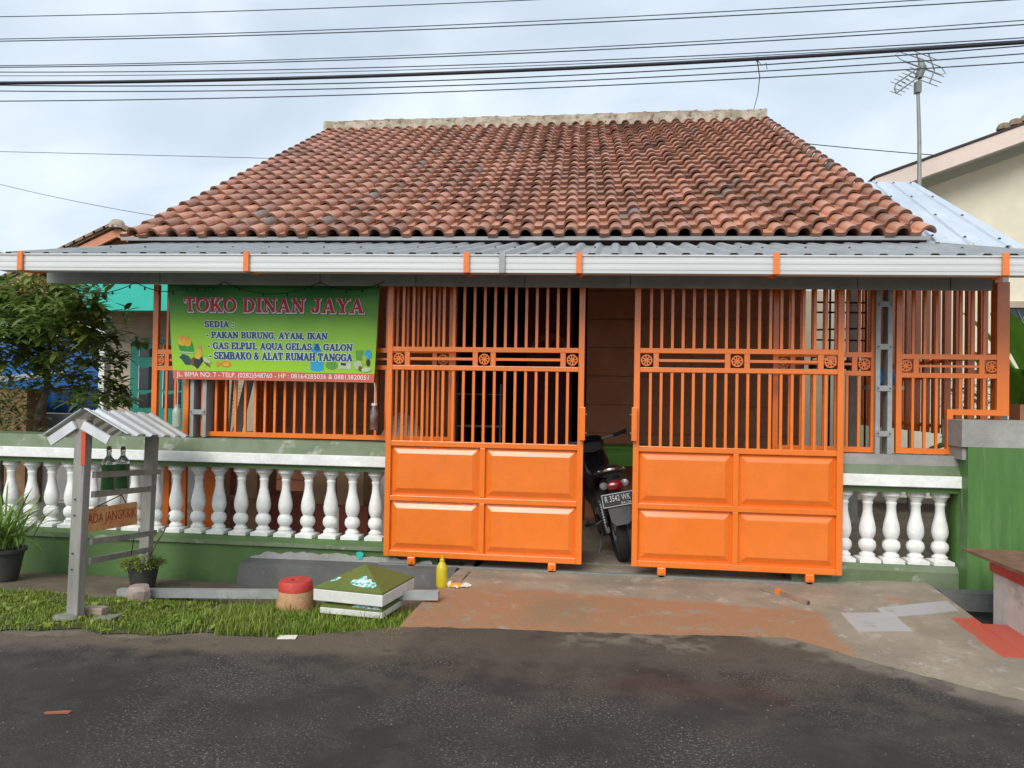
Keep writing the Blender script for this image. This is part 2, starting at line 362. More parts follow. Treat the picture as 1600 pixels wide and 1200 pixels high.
def ragged(pts, step=.05, amp=.03, seed=1):
    """a polyline re-sampled with an uneven edge"""
    r = random.Random(seed); o = []; drift = 0
    for a, b in zip(pts, pts[1:]):
        a, b = Vector(a), Vector(b); n = max(1, int((b-a).length/step)); nn = Vector((-(b-a).y, (b-a).x)).normalized()
        for i in range(n):
            drift = drift*.75+r.uniform(-amp, amp); o.append(a.lerp(b, i/n)+nn*drift)
    o.append(Vector(pts[-1])); return o

# ================================================================== GROUND
# ditch hole in the ground sheet
HX0, HX1, HY0, HY1 = 2.43, 2.62, -.80, -.002
g = MB()
B = 300
for x0, x1, y0, y1 in ((-B, HX0, -B, B), (HX1, B, -B, B), (HX0, HX1, -B, HY0), (HX0, HX1, HY1, B)):
    g.add([(x0, y0, -.26), (x1, y0, -.26), (x1, y1, -.26), (x0, y1, -.26)], [(0, 1, 2, 3)])
g.build('ground', 'dirt', kind='structure', origin=(0, 0, -.26))
# road: asphalt sheet with a ragged far edge
edge = [(-60, -10.5), (-12, -3.6), (-5.6, -2.42), (-3.72, -2.10), (-2.55, -1.93), (-1.9, -1.78), (-1.34, -1.46), (-.6, -1.37), (.55, -1.27), (1.08, -1.22), (1.3, -1.38), (1.6, -1.66), (1.9, -1.92), (2.3, -2.2), (2.9, -2.35), (6, -2.6), (60, -3)]
eg = [Vector(edge[0]), Vector(edge[1])] + ragged(edge[2:-2], .03, .024, 3) + [Vector(edge[-2]), Vector(edge[-1])]
rd = MB(); n = len(eg); vs = [(p.x, p.y, 0) for p in eg]+[(p.x, -14, 0) for p in eg]+[(p.x, p.y, -.2) for p in eg]
rd.add(vs, [(i, i+n, i+n+1, i+1) for i in range(n-1)]+[(i, i+1, i+1+2*n, i+2*n) for i in range(n-1)])
rd.build('road', 'asphalt', kind='structure', origin=(0, -6, 0))
ma = MATS['asphalt']
def speckle(m, c, s1, a1, b1, s2, a2, b2):
    """pale crumbs showing in clusters"""
    t = m.node_tree; n = t.nodes.new; l = t.links.new; b = t.nodes['Principled BSDF']; g = n('ShaderNodeNewGeometry'); fs = []
    for s_, a_, b_ in ((s1, a1, b1), (s2, a2, b2)):
        q = n('ShaderNodeTexNoise'); q.inputs['Scale'].default_value = s_; q.inputs['Detail'].default_value = 4; q.inputs['Roughness'].default_value = .6; l(g.outputs['Position'], q.inputs['Vector'])
        r_ = n('ShaderNodeMapRange'); r_.inputs['From Min'].default_value = a_; r_.inputs['From Max'].default_value = b_; l(q.outputs[0], r_.inputs['Value']); fs.append(r_.outputs[0])
    mu = n('ShaderNodeMath'); mu.operation = 'MULTIPLY'; l(fs[0], mu.inputs[0]); l(fs[1], mu.inputs[1])
    q = n('ShaderNodeMix'); q.data_type = 'RGBA'; l(mu.outputs[0], q.inputs['Factor']); l(b.inputs['Base Color'].links[0].from_socket, q.inputs['A']); q.inputs['B'].default_value = (*c, 1); l(q.outputs['Result'], b.inputs['Base Color'])
speckle(ma, (.27, .245, .21), 78, .56, .68, 1.3, .42, .62)
speckle(ma, (.10, .085, .07), 38, .54, .68, 1.3, .42, .65)
speckle(ma, (.014, .013, .013), 80, .56, .70, 2.7, .38, .6)
boxmask(ma, (.15, .115, .08), -9, -1.2, -1.92, -1.2, .10, .26, 3.0, skew=.10, gain=.85)
boxmask(ma, (.13, .105, .075), -1.5, 1.4, -1.95, -1.3, .15, .35, 2.5, gain=.45)
boxmask(ma, (.25, .215, .165), .9, 3.2, -.55, .4, .12, .30, 3.0, skew=-.85, gain=.75, wear=.30)
boxmask(ma, (.24, .21, .165), -.3, .6, -1.62, -1.2, .10, .25, 4.0, gain=.6, wear=.42)
boxmask(ma, (.11, .09, .07), -4, 3, -2.5, -1.6, .3, .5, 2.2, gain=.4, wear=.42)
boxmask(ma, (.09, .03, .022), .0, .9, -2.35, -2.1, .12, .18, 3, gain=.3)
# far side kerb strip of the road behind the camera is never seen; dirt shoulder between asphalt and grass
sh = MB(); nx = 60
def shoulder(x): return (-2.30-.02*(x+3) if x < -3.7 else -2.25+.16*(x+3.7)) + .28
pl = [(x, vz(y)-.012 if y > -2.0 else -.012, y) for x in np.linspace(-12, -1.25, nx) for y in (-3.4, -2.2, -1.9, -1.6, -1.2, -.8, -.4, .02)]
vs = [(x, y, z) for x, z, y in pl]; m_ = 8
sh.add(vs, [(i*m_+j, (i+1)*m_+j, (i+1)*m_+j+1, i*m_+j+1) for i in range(nx-1) for j in range(m_-1)])
sh.build('verge_ground', 'dirt', kind='structure', origin=(-4, -1, 0))
# drive-up apron of concrete with dried mud over it
def apz(x, y): return .006 + .05*min(1, max(0, (y+1.45)/1.35)) + (.035*max(0, min(1, (x-1.6)/.5))*max(0, min(1, (y+.7)/.6)))
apL = [Vector((-1.34, -1.47)), Vector((-1.36, -1.2)), Vector((-1.30, -.8)), Vector((-1.24, -.45)), Vector((-1.30, -.22))]
front = [(-1.34, -1.50), (-.6, -1.41), (.55, -1.31), (1.08, -1.27), (1.3, -1.43), (1.6, -1.71), (1.9, -1.97), (2.3, -2.25), (2.40, -2.28), (2.46, -2.29), (3.6, -2.6)]
fr = ragged(front, .06, .012, 5)
fr = sorted([p for p in fr if not 2.40 < p.x < 2.46]+[Vector((2.425, -2.285)), Vector((2.435, -2.285))], key=lambda p: p.x)
apm = MB(); nv = 16; xs = [p.x for p in fr]; vs = []
def backlim(x):
    # right rear corner is cut away over the ditch
    return .35 if x < 2.43 else (-.80 if x < 2.70 else -.85)
for p in fr:
    yb = backlim(p.x)
    for j in range(nv):
        y = p.y+(yb-p.y)*j/(nv-1); x = p.x
        if x < -1.2: x = x + (-.0 if y < -1.2 else .10*(y+1.2)/1.2)
        vs.append((x, y, apz(x, y)))
k = len(vs)
apm.add(vs+[(x, y, z-.24) for x, y, z in vs], [(i*nv+j, (i+1)*nv+j, (i+1)*nv+j+1, i*nv+j+1) for i in range(len(fr)-1) for j in range(nv-1)]
        + [(i*nv, i*nv+k, (i+1)*nv+k, (i+1)*nv) for i in range(len(fr)-1)]
        + [(i*nv+nv-1, (i+1)*nv+nv-1, (i+1)*nv+nv-1+k, i*nv+nv-1+k) for i in range(len(fr)-1)]
        + [(j, j+1, j+1+k, j+k) for j in range(nv-1)])
apm.build('apron', 'concrete', kind='structure', origin=(0, -.7, 0), smooth=30)
mc = MATS['concrete']
boxmask(mc, (.35, .175, .085), -1.5, 1.42, -1.85, -.60, .06, .18, 3.6, rough=.7, gain=.93, skew=-.06, wear=.29)
boxmask(mc, (.33, .20, .11), -1.12, -.75, -.62, -.42, .04, .08, 4, gain=.9)
boxmask(mc, (.20, .17, .10), -.55, -.15, -1.3, -.72, .12, .15, 3, gain=.5)
speckle(mc, (.17, .14, .105), 60, .56, .68, 2.2, .40, .6)
boxmask(mc, (.42, .42, .43), 1.57, 1.93, -1.38, -1.0, .010, .02, 2, rough=.3, gain=.9, skew=.18)
boxmask(mc, (.42, .42, .43), 1.85, 2.40, -1.48, -1.28, .010, .02, 2, rough=.3, gain=.9, skew=.38)
boxmask(mc, (.52, .085, .05), 2.28, 3.2, -1.42, -.70, .015, .05, 3, rough=.5, gain=.92, wear=.2)
boxmask(mc, (.45, .14, .10), 1.98, 2.12, -.42, -.34, .03, .06, 6, gain=.6)
boxmask(mc, (.16, .14, .11), -1.3, 2.4, -.30, -.20, .06, .10, 5, gain=.35)
# floor of the yard behind the gate
fl = MB(); fl.box(-5.6, 3.0, .36, 13, -.2, .062); fl.build('yard_floor', 'concrete', kind='structure', origin=(0, 4, 0))
# ditch
d = MB(); d.box(HX0, HX1, HY0, HY1, -.9, -.85).build('ditch_bed', 'cement_dark', kind='structure')
bbox('ditch_slab', 'cement_dark', None, 2.436, 3.4, -.20, -.065, -.045, .085, kind='structure')
bbox('ditch_wall', 'cement_dark', None, 2.436, 3.4, .0, .08, -.95, -.31, kind='structure')
# pebbles on road and shoulder: too many to count
pb = MB()
for i in range(1500):
    if i < 900: x = random.uniform(-4.6, 3.2); y = random.uniform(-4.6, -1.9)
    else: x = random.uniform(-5, -1.3); y = -2.0+.10*(x+3.7)+random.gauss(0, .10)
    s_ = random.choice((.003, .004, .005)) * random.uniform(.7, 1.4)
    pb.tint = random.random(); z = .0 if y < -1.5 else .01
    a = random.uniform(0, 6)
    pb.add([(x+s_*math.cos(a), y+s_*math.sin(a), z), (x+s_*math.cos(a+2.1), y+s_*math.sin(a+2.1), z), (x+s_*math.cos(a+4.2), y+s_*math.sin(a+4.2), z), (x, y, z+s_*.9)], [(0, 1, 3), (1, 2, 3), (2, 0, 3)])
tag(pb.build('gravel', 'pebble'), 'loose pale gravel crumbs scattered over the asphalt and its shoulder', 'gravel', kind='stuff')
# grass of the verge
gr = MB()
def grass_edge(x): return (-1.98 if x < -3.6 else -1.98+.13*(x+3.6))+.05*math.sin(x*7)+.03*math.sin(x*17+1)
vsx = []; fsx = []; tt = []
for i in range(46000):
    x = random.uniform(-7.0, -1.32); e0 = grass_edge(x); y = e0+abs(random.random())**.9*(1.12+.06*math.sin(x*5)+ (0 if x < -2.9 else -.28))
    if x > -1.75 and y > -.95: continue
    if random.random() < .8*max(0, 1-(y-e0)/.22)*(.6+.4*math.sin(x*11)*math.sin(x*4.7+1)) : continue
    if math.sin(x*6.3+2)*math.sin(y*9.1+x*2) > .72 and random.random() < .75: continue
    patch = .5+.5*math.sin(x*3.1+1.3*math.sin(y*4))*math.cos(y*5+x)
    tall = x > -2.7
    h = random.uniform(.012, .032)*(1+.5*patch)*(2.0 if tall else 1); 
    if tall and random.random() < .05: h *= 1.9
    a = random.uniform(0, 6.28); ln = h*random.uniform(.2, .9); z = vz(y)-.012; wd = random.uniform(.0018, .004)
    dx, dy = math.cos(a), math.sin(a); sx, sy = -dy*wd, dx*wd; o = len(vsx)
    vsx += [(x-sx, y-sy, z), (x+sx, y+sy, z), (x+dx*ln*.4-sx*.8, y+dy*ln*.4-sy*.8, z+h*.65), (x+dx*ln*.4+sx*.8, y+dy*ln*.4+sy*.8, z+h*.65), (x+dx*ln, y+dy*ln, z+h)]
    fsx += [(o, o+1, o+3, o+2), (o+2, o+3, o+4)]; t_ = min(1, max(0, random.gauss(.5, .25))); tt += [t_*.6, t_*.6, t_, t_, t_]
for i in range(150):                        # broad-leaved weeds and dry straws
    x = random.uniform(-6, -1.5); y = grass_edge(x)+random.uniform(.0, .9)
    if x > -1.75 and y > -.95: continue
    z = vz(y)-.01
    for k in range(random.randint(4, 7)):
        a = random.uniform(0, 6.28); ln = random.uniform(.025, .07); wd = ln*.22; dx, dy = math.cos(a), math.sin(a); o = len(vsx)
        vsx += [(x, y, z+.005), (x+dx*ln*.5-dy*wd, y+dy*ln*.5+dx*wd, z+ln*.55), (x+dx*ln, y+dy*ln, z+ln*.5), (x+dx*ln*.5+dy*wd, y+dy*ln*.5-dx*wd, z+ln*.55)]
        fsx += [(o, o+3, o+2, o+1)]; tt += [random.uniform(.3, 1)]*4
gr.v = [Vector(p) for p in vsx]; gr.f = fsx; gr.mi = [0]*len(fsx); gr.t = tt
tag(gr.build('grass', 'grass', origin=(-4, -1.4, 0)), 'short green grass growing on the verge beside the road', 'grass', kind='stuff')
sg = MB(); 
pts_ = [(x, grass_edge(x)+.03) for x in np.linspace(-7, -1.4, 70)]
vs = []
for x, y in pts_:
    y1 = y+(1.10 if x < -2.9 else .8)
    vs += [(x, y, vz(y)-.006), (x, (y+y1)/2, vz((y+y1)/2)-.006), (x, y1, vz(y1)-.006)]
sg.add(vs, [(i*3+j, (i+1)*3+j, (i+1)*3+j+1, i*3+j+1) for i in range(69) for j in range(2)]); sg.build('turf_ground', 'soil', kind='structure', origin=(-4, -1.4, 0))

# ================================================================== HOUSE
E0, E1 = Vector((-5.43, 1.5, 3.155)), Vector((3.02, 1.5, 3.075))
R0, R1 = Vector((-5.70, 8.1, 6.60)), Vector((2.66, 8.1, 6.575))
NC, NR = 37, 25
def rp(u, v): return E0.lerp(E1, u).lerp(R0.lerp(R1, u), v)
house = thing('house', (-1.2, 5, .06), 'single-storey house with wide weathered red clay tile roof behind the orange gates', 'house')
Un = (E1-E0).normalized(); Vn = ((R0+R1)-(E0+E1)).normalized(); Nn = Un.cross(Vn).normalized(); Vo = Nn.cross(Un)
dk = MB()
q = [rp(0.004, 0.01)-Nn*.05, rp(.996, 0.01)-Nn*.05, rp(.996, 1)-Nn*.05, rp(.004, 1)-Nn*.05]
bk = [q[3]+Vector((0, 6.2, -3.35)), q[2]+Vector((0, 6.2, -3.35))]
dk.add(q+[p-Nn*.08 for p in q], [(0, 1, 2, 3), (7, 6, 5, 4), (0, 4, 5, 1), (1, 5, 6, 2), (3, 7, 4, 0)])
dk.add([q[3], q[2], bk[1], bk[0]], [(0, 1, 2, 3)])
roof = dk.build('roof', 'dark_wood', house)
W_ = (E1-E0).length/NC; Lr = ((R0+R1)/2-(E0+E1)/2).length/NR
prof = [(0, .004), (.05, -.002), (.092, .004)]+[(.164-.070*math.cos(a), .068*math.sin(a)+.004) for a in np.linspace(0, math.pi, 9)[1:]]
prof2 = [(0, -.036), (.05, -.040), (.098, -.034)]+[(.164-.056*math.cos(a), .054*math.sin(a)-.010) for a in np.linspace(0, math.pi, 9)[1:]]
def tile_geo(mb, Mx, tn):
    n = len(prof); ln = Lr*1.16; k = W_/.228
    mb.tint = tn
    vs = []
    for P_, in ((prof,), (prof2,)):
        for y, lift in ((0, .044), (ln, 0.0)):
            vs += [Mx @ Vector((x*k, y, z+lift)) for x, z in P_]
    fs = [(i, i+1, n+i+1, n+i) for i in range(n-1)]+[(2*n+i+1, 2*n+i, 3*n+i, 3*n+i+1) for i in range(n-1)]+[(i, 2*n+i, 2*n+i+1, i+1) for i in range(n-1)]
    fs += [(0, n, 3*n, 2*n), (n-1, 3*n-1, 4*n-1, 2*n-1)]
    mb.add(vs, fs)
    for i in range(n-1): mb.mi[-len(fs)+2*(n-1)+i] = 2          # lower lip in a darker brown
tile_meshes = []
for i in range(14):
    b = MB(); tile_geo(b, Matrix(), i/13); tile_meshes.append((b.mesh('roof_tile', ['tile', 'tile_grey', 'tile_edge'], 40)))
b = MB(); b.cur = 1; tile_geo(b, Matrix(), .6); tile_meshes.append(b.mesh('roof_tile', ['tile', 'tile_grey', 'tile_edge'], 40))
field = MB(); Rm = Matrix((Un, Vo, Nn)).transposed().to_4x4()
for r_ in range(NR):
    for c_ in range(NC):
        p = rp(c_/NC, r_/NR) + Nn*random.uniform(-.004, .006) + Un*random.uniform(-.004, .004) + Vo*random.uniform(-.012, .012)
        jit = Matrix.Rotation(random.gauss(0, .010), 4, 'Z') @ Matrix.Rotation(random.gauss(0, .012), 4, 'X')
        Mx = Matrix.Translation(p) @ Rm @ jit
        tn = min(1, max(0, random.gauss(.5, .24)))
        if r_ < 8:
            o = bpy.data.objects.new('roof_tile', tile_meshes[min(13, int(tn*13.99)) if random.random() > .025 else 14]); col.objects.link(o); o.parent = roof
            M2 = Mx.copy(); M2.translation = p-WL[roof.name]; o.matrix_basis = M2
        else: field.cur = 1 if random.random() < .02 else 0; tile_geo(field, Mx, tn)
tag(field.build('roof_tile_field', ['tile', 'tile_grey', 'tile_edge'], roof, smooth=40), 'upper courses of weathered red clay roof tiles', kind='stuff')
# ridge: mortar band and half-round ridge tiles
rb = MB(); n_ = 60; vs = []
for i in range(n_+1):
    p = R0.lerp(R1, i/n_); h = .155+random.uniform(-.012, .012); f_ = -.14+random.uniform(-.015, .015)
    vs += [p+Vector((0, f_, -.05)), p+Vector((0, f_+.02, h)), p+Vector((0, .15, h)), p+Vector((0, .15, -.05))]
rb.add(vs, [(i*4+j, (i+1)*4+j, (i+1)*4+j+1, i*4+j+1) for i in range(n_) for j in range(3)]+[(0, 1, 2, 3), (n_*4+3, n_*4+2, n_*4+1, n_*4)])
rb.build('ridge_mortar', 'ridge', roof)
rt = MB(); vs = []
for x, r_ in ((0, .115), (.27, .10), (.275, .118), (.33, .118)):
    vs += [(x, -r_*math.cos(a), r_*.62*math.sin(a)) for a in np.linspace(0, math.pi, 8)]
rt.add(vs, [(i*8+j, i*8+j+1, (i+1)*8+j+1, (i+1)*8+j) for i in range(3) for j in range(7)]+[tuple(range(7, -1, -1)), tuple(range(24, 32))])
rtm = rt.mesh('ridge_tile', 'ridge_tile', 35)
for i in range(27):
    p = R0.lerp(R1, (i+.02)/27)+Vector((0, .01, .140+random.uniform(-.008, .008)))
    inst('ridge_tile', rtm, p, roof, (0, random.gauss(0, .02), random.gauss(0, .02)), (random.uniform(.94, 1.0), 1, random.uniform(.9, 1.1)))
eb = MB(); eb.add([(x, y, z-.0095*(x+1)) for x in (-5.42, 2.98) for y, z in ((1.50, 3.088), (1.50, 3.126), (1.53, 3.126), (1.53, 3.088))], [(0, 1, 5, 4), (1, 2, 6, 5), (2, 3, 7, 6), (3, 0, 4, 7), (3, 2, 1, 0), (4, 5, 6, 7)]); eb.build('eave_board', 'eave_grey', house)
# body: front wall of wide boards round a dark doorway, a room behind it, side and rear walls
WY = 2.7
xd0, xd1 = at(718, 600, WY).x, at(908, 600, WY).x; xr = at(1256, 600, WY).x; xl = at(398, 600, WY).x
fw = bbox('front_wall', 'house_plaster', house, xl, xd0-.06, WY, WY+.12, .06, 3.35)
fw2 = bbox('front_wall', 'house_plaster', house, xd1+.06, xr, WY+.004, WY+.12, .06, 3.35)
bbox('lintel', 'dark_wood', house, xd0-.058, xd1+.058, WY+.01, WY+.11, 2.75, 3.35)
for x in (xd0-.058, xd1+.002): bbox('door_jamb', 'dark_wood', house, x, x+.056, WY-.02, WY+.13, .065, 2.748)
for par, a, b_ in ((fw, xl, xd0-.06), (fw2, xd1+.06, xr)):
    z = .09
    while z < 3.1:
        h = .33
        x = a
        while x < b_-.05:
            x2 = min(b_, x+random.choice((1.2, 1.6, 2.0)));
            if b_-x2 < .3: x2 = b_
            bbox('board', 'house_wall', par, x+.004, x2-.004, WY-.022, WY-.002, z, z+h-.012); x = x2
        z += h
bbox('side_wall', 'house_plaster', house, xl+.002, xl+.14, WY+.122, 13.5, .06, 3.55)
bbox('side_wall', 'house_plaster', house, xr-.14, xr-.002, WY+.122, 13.5, .06, 3.5)
bbox('rear_wall', 'house_plaster', house, xl+.142, xr-.142, 13.3, 13.5, .06, 3.5)
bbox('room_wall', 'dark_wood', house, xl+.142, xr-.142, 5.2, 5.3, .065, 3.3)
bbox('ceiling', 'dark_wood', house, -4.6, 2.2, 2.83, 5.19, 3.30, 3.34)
for nm, xg in (('gable_wall', -4.9), ('gable_wall', 2.42)):
    MB().prismx([(2.9, 3.41), (13.4, 3.41), (8.1, 6.2)], xg, xg+.12).build(nm, 'house_plaster', house)
# things seen inside the dark doorway
cb = thing('display_cabinet', at(870, 690, 3.6)*1.0, 'dark red cabinet with a pale arched top inside the doorway', 'cabinet')
WL[cb.name] = Vector((at(858, 600, 3.6).x, 3.6, .06)); cb.location = WL[cb.name]
c0 = WL[cb.name]
bbox('carcass', 'red_dark', cb, c0.x-.30, c0.x+.30, 3.6, 4.0, .06, 2.95)
a_ = MB(); pr = [(.24*math.cos(t), .20*math.sin(t)) for t in np.linspace(0, math.pi, 12)]+[(.17*math.cos(t), .12*math.sin(t)) for t in np.linspace(math.pi, 0, 12)]
zc = at(858, 545, 3.58).z
a_.add([(c0.x+x, y, zc+z) for y in (3.57, 3.598) for x, z in pr], [(i, (i+1) % 24, (i+1) % 24+24, i+24) for i in range(24)]+[(i, i+1, 22-i, 23-i) for i in range(11)]+[(i+24, 47-i, 46-i, i+25) for i in range(11)])
a_.build('arch_trim', 'pink_old', cb)
# metal roof on the right side of the house
rr = thing('metal_lean_to', (3.2, 3, 0.06), 'pale blue ribbed metal roof on the right of the tiled roof', 'roof')
SB0, SB1 = Vector((2.86, 1.56, 3.0)), Vector((3.55, 1.56, 2.99))
top0, top1 = at(1352, 284, 4.75), at(1428, 284, 4.75)
low1 = at(1606, 388, .95); low0 = at(1440, 372, 1.62)-Vector((0, 0, .04))
ns = 3
for i in range(ns):
    b = MB()
    A0, A1 = low0.lerp(low1, i/ns), low0.lerp(low1, (i+1)/ns); B0, B1 = top0.lerp(top1, i/ns), top0.lerp(top1, (i+1)/ns)
    us = [0, .40, .46, .54, .60, 1.0]; hs = [0, 0, .022, .022, 0, 0]
    vs = [A0.lerp(A1, u)+Vector((0, 0, h)) for u, h in zip(us, hs)]+[B0.lerp(B1, u)+Vector((0, 0, h)) for u, h in zip(us, hs)]
    vs += [p-Vector((0, 0, .006)) for p in vs]
    b.add(vs, [(j, j+1, j+7, j+6) for j in range(5)]+[(j+13, j+12, j+18, j+19) for j in range(5)]+[(j+1, j, j+12, j+13) for j in range(5)]+[(0, 6, 18, 12), (5, 17, 23, 11)])
    sh_ = b.build('roof_sheet', 'blue_sheet', rr)
    for t in (.06, .35, .65, .93):
        p = A0.lerp(A1, .5).lerp(B0.lerp(B1, .5), t)+Vector((0, 0, .022)); MB().lathe([(.014, -.004), (.014, .006), (.008, .014)], 6, p).build('screw', 'screw', sh_)
for x, y in ((low1.x-.08, low1.y+.25), (top1.x-.1, 4.5)):
    t_ = (y-low1.y)/(top1.y-low1.y); bbox('post', 'dark_steel', rr, x-.03, x+.03, y-.03, y+.03, .06, low1.z+(top1.z-low1.z)*t_-.03)

# ================================================================== CANOPY
def cz(x): return -.0100*(x+1)
can = thing('metal_canopy', (-1, 0, 2.4), 'long grey ribbed metal canopy with pale gutter in front of the tiled roof', 'canopy')
CX0, CX1 = -5.03, 3.22; ns = 8; wS = (CX1-CX0)/ns
Cf, Cb = Vector((0, -.56, 2.546)), Vector((0, 1.60, 3.052))
def cyl(y): return Cf.z+(Cb.z-Cf.z)*(y-Cf.y)/(Cb.y-Cf.y)
for i in range(ns):
    b = MB(); nr = 6; us = []; hs = []
    for k in range(nr):
        c = (k+.5)/nr; us += [c-.10, c-.068, c-.027, c+.005]; hs += [0, .032, .032, 0]
    us = [0.0005]+us+[.9995]; hs = [0]+hs+[0]; n = len(us); vs = []
    for y in (Cf.y, Cb.y):
        for u, h in zip(us, hs):
            x = CX0+wS*(i+u); vs.append((x, y, cyl(y)+cz(x)+h+(i % 2)*.003))
    vs += [(x, y, z-.004) for x, y, z in vs]
    b.add(vs, [(j, j+1, n+j+1, n+j) for j in range(n-1)]+[(2*n+j+1, 2*n+j, 3*n+j, 3*n+j+1) for j in range(n-1)]+[(j+1, j, 2*n+j, 2*n+j+1) for j in range(n-1)]+[(0, n, 3*n, 2*n), (n-1, 3*n-1, 4*n-1, 2*n-1)])
    s_ = b.build('roof_sheet', 'canopy_sheet', can)
    for k in range(nr):
        if k % 2 == i % 2:
            x = CX0+wS*(i+(k+.5)/nr); y = .25; MB().lathe([(.010, -.003), (.010, .006), (.005, .012)], 6, (x-wS*.0475, y, cyl(y)+cz(x)+.034)).build('screw', 'screw', s_)
gt = MB()
gp = [(-.60, 2.43), (-.60, 2.452), (-.603, 2.456), (-.603, 2.478), (-.60, 2.482), (-.60, 2.50), (-.6025, 2.504), (-.6025, 2.524), (-.60, 2.528), (-.60, 2.552), (-.61, 2.556), (-.61, 2.566), (-.592, 2.566), (-.592, 2.436), (-.505, 2.436), (-.505, 2.55), (-.499, 2.55), (-.499, 2.43)]
nn = len(gp); vs = []
for x in (CX0-.03, CX1): vs += [(x, y, z+cz(x)-.012) for y, z in gp]
gt.add(vs, [(j, (j+1) % nn, (j+1) % nn+nn, j+nn) for j in range(nn)])
gut = gt.build('gutter', 'gutter', can, smooth=20)
bbox('end_cap', 'grey_steel', gut, CX0-.046, CX0-.031, -.615, -.495, 2.425+cz(CX0), 2.572+cz(CX0))
xj = at(785, 410, -.6).x
MB().box(xj-.022, xj+.022, -.62, -.612, 2.415+cz(xj), 2.572+cz(xj)).box(xj-.022, xj+.022, -.611, -.49, 2.412+cz(xj), 2.424+cz(xj)).build('joint_strap', 'grey_steel', gut)
for px in (32, 385, 729, 905, 1213, 1571):
    x = at(px, 410, -.615).x; z0 = 2.42+cz(x)
    MB().box(x-.021, x+.021, -.628, -.613, z0-.006, z0+.150).box(x-.021, x+.021, -.6125, -.45, z0-.007, z0+.004).build('gutter_strap', 'orange', gut)
    dx = .10 if px < 1000 else -.14
    MB().bar((x, -.46, z0+.005), (x+dx, -.09, z0+.10), .035, .035).build('bracket_arm', 'orange', gut)
bx0, bx1 = at(78, 440, -.06).x, at(1547, 440, -.06).x
bm = MB(); 
vs = []
for x in (bx0, bx1): vs += [(x, y, z+cz(x)) for y, z in ((-.10, 2.385), (-.10, 2.485), (-.055, 2.485), (-.055, 2.385))]
bm.add(vs, [(0, 1, 5, 4), (1, 2, 6, 5), (2, 3, 7, 6), (3, 0, 4, 7), (3, 2, 1, 0), (4, 5, 6, 7)])
beam = bm.build('beam', 'beam_grey', can)
for px in (250, 500, 650, 820, 985, 1340, 1485):
    x = at(px, 440, -.1).x; bbox('beam_joint', 'black_plastic', beam, x-.002, x+.002, -.1035, -.1005, 2.386+cz(x), 2.484+cz(x))
for i in range(9):                          # rafters under the sheet
    x = CX0+.12+i*(CX1-CX0-.24)/8
    MB().bar((x, -.48, cyl(-.48)+cz(x)-.035), (x, 1.56, cyl(1.56)+cz(x)-.035), .04, .055).build('rafter', 'dark_steel' if i % 2 else 'red_dark', can)
for y in (.3, 1.3):
    MB().bar((CX0+.1, y, cyl(y)+cz(CX0)-.085), (CX1-.1, y, cyl(y)+cz(CX1)-.085), .05, .04).build('purlin', 'dark_steel', can)

# ================================================================== GATES AND GRILLES
def medal_mesh():
    b = MB(); n = 20
    for r1, r2, y0, y1 in ((.036, .046, -.012, .012), (0.0, .011, -.010, .010)):
        vs = [(r*math.cos(2*math.pi*k/n), y, r*math.sin(2*math.pi*k/n)) for y in (y0, y1) for r in (max(r1, .0005), r2) for k in range(n)]
        fs = []
        for k in range(n):
            j = (k+1) % n; fs += [(k, n+k, n+j, j), (2*n+k, 2*n+j, 3*n+j, 3*n+k), (n+k, 3*n+k, 3*n+j, n+j), (k, j, 2*n+j, 2*n+k)]
        b.add(vs, fs)
    for k in range(8):
        a = 2*math.pi*k/8+.2; b.bar((.008*math.cos(a), 0, .008*math.sin(a)), (.038*math.cos(a), 0, .038*math.sin(a)), .010, .016, (0, 1, 0))
    return b.mesh('medallion', 'orange', 30)
medal = medal_mesh()
def barmesh(h, w=.022, t=.022):
    return MB().box(-w/2, w/2, -t/2, t/2, 0, h).mesh('bar', 'orange')
ZT = 2.47
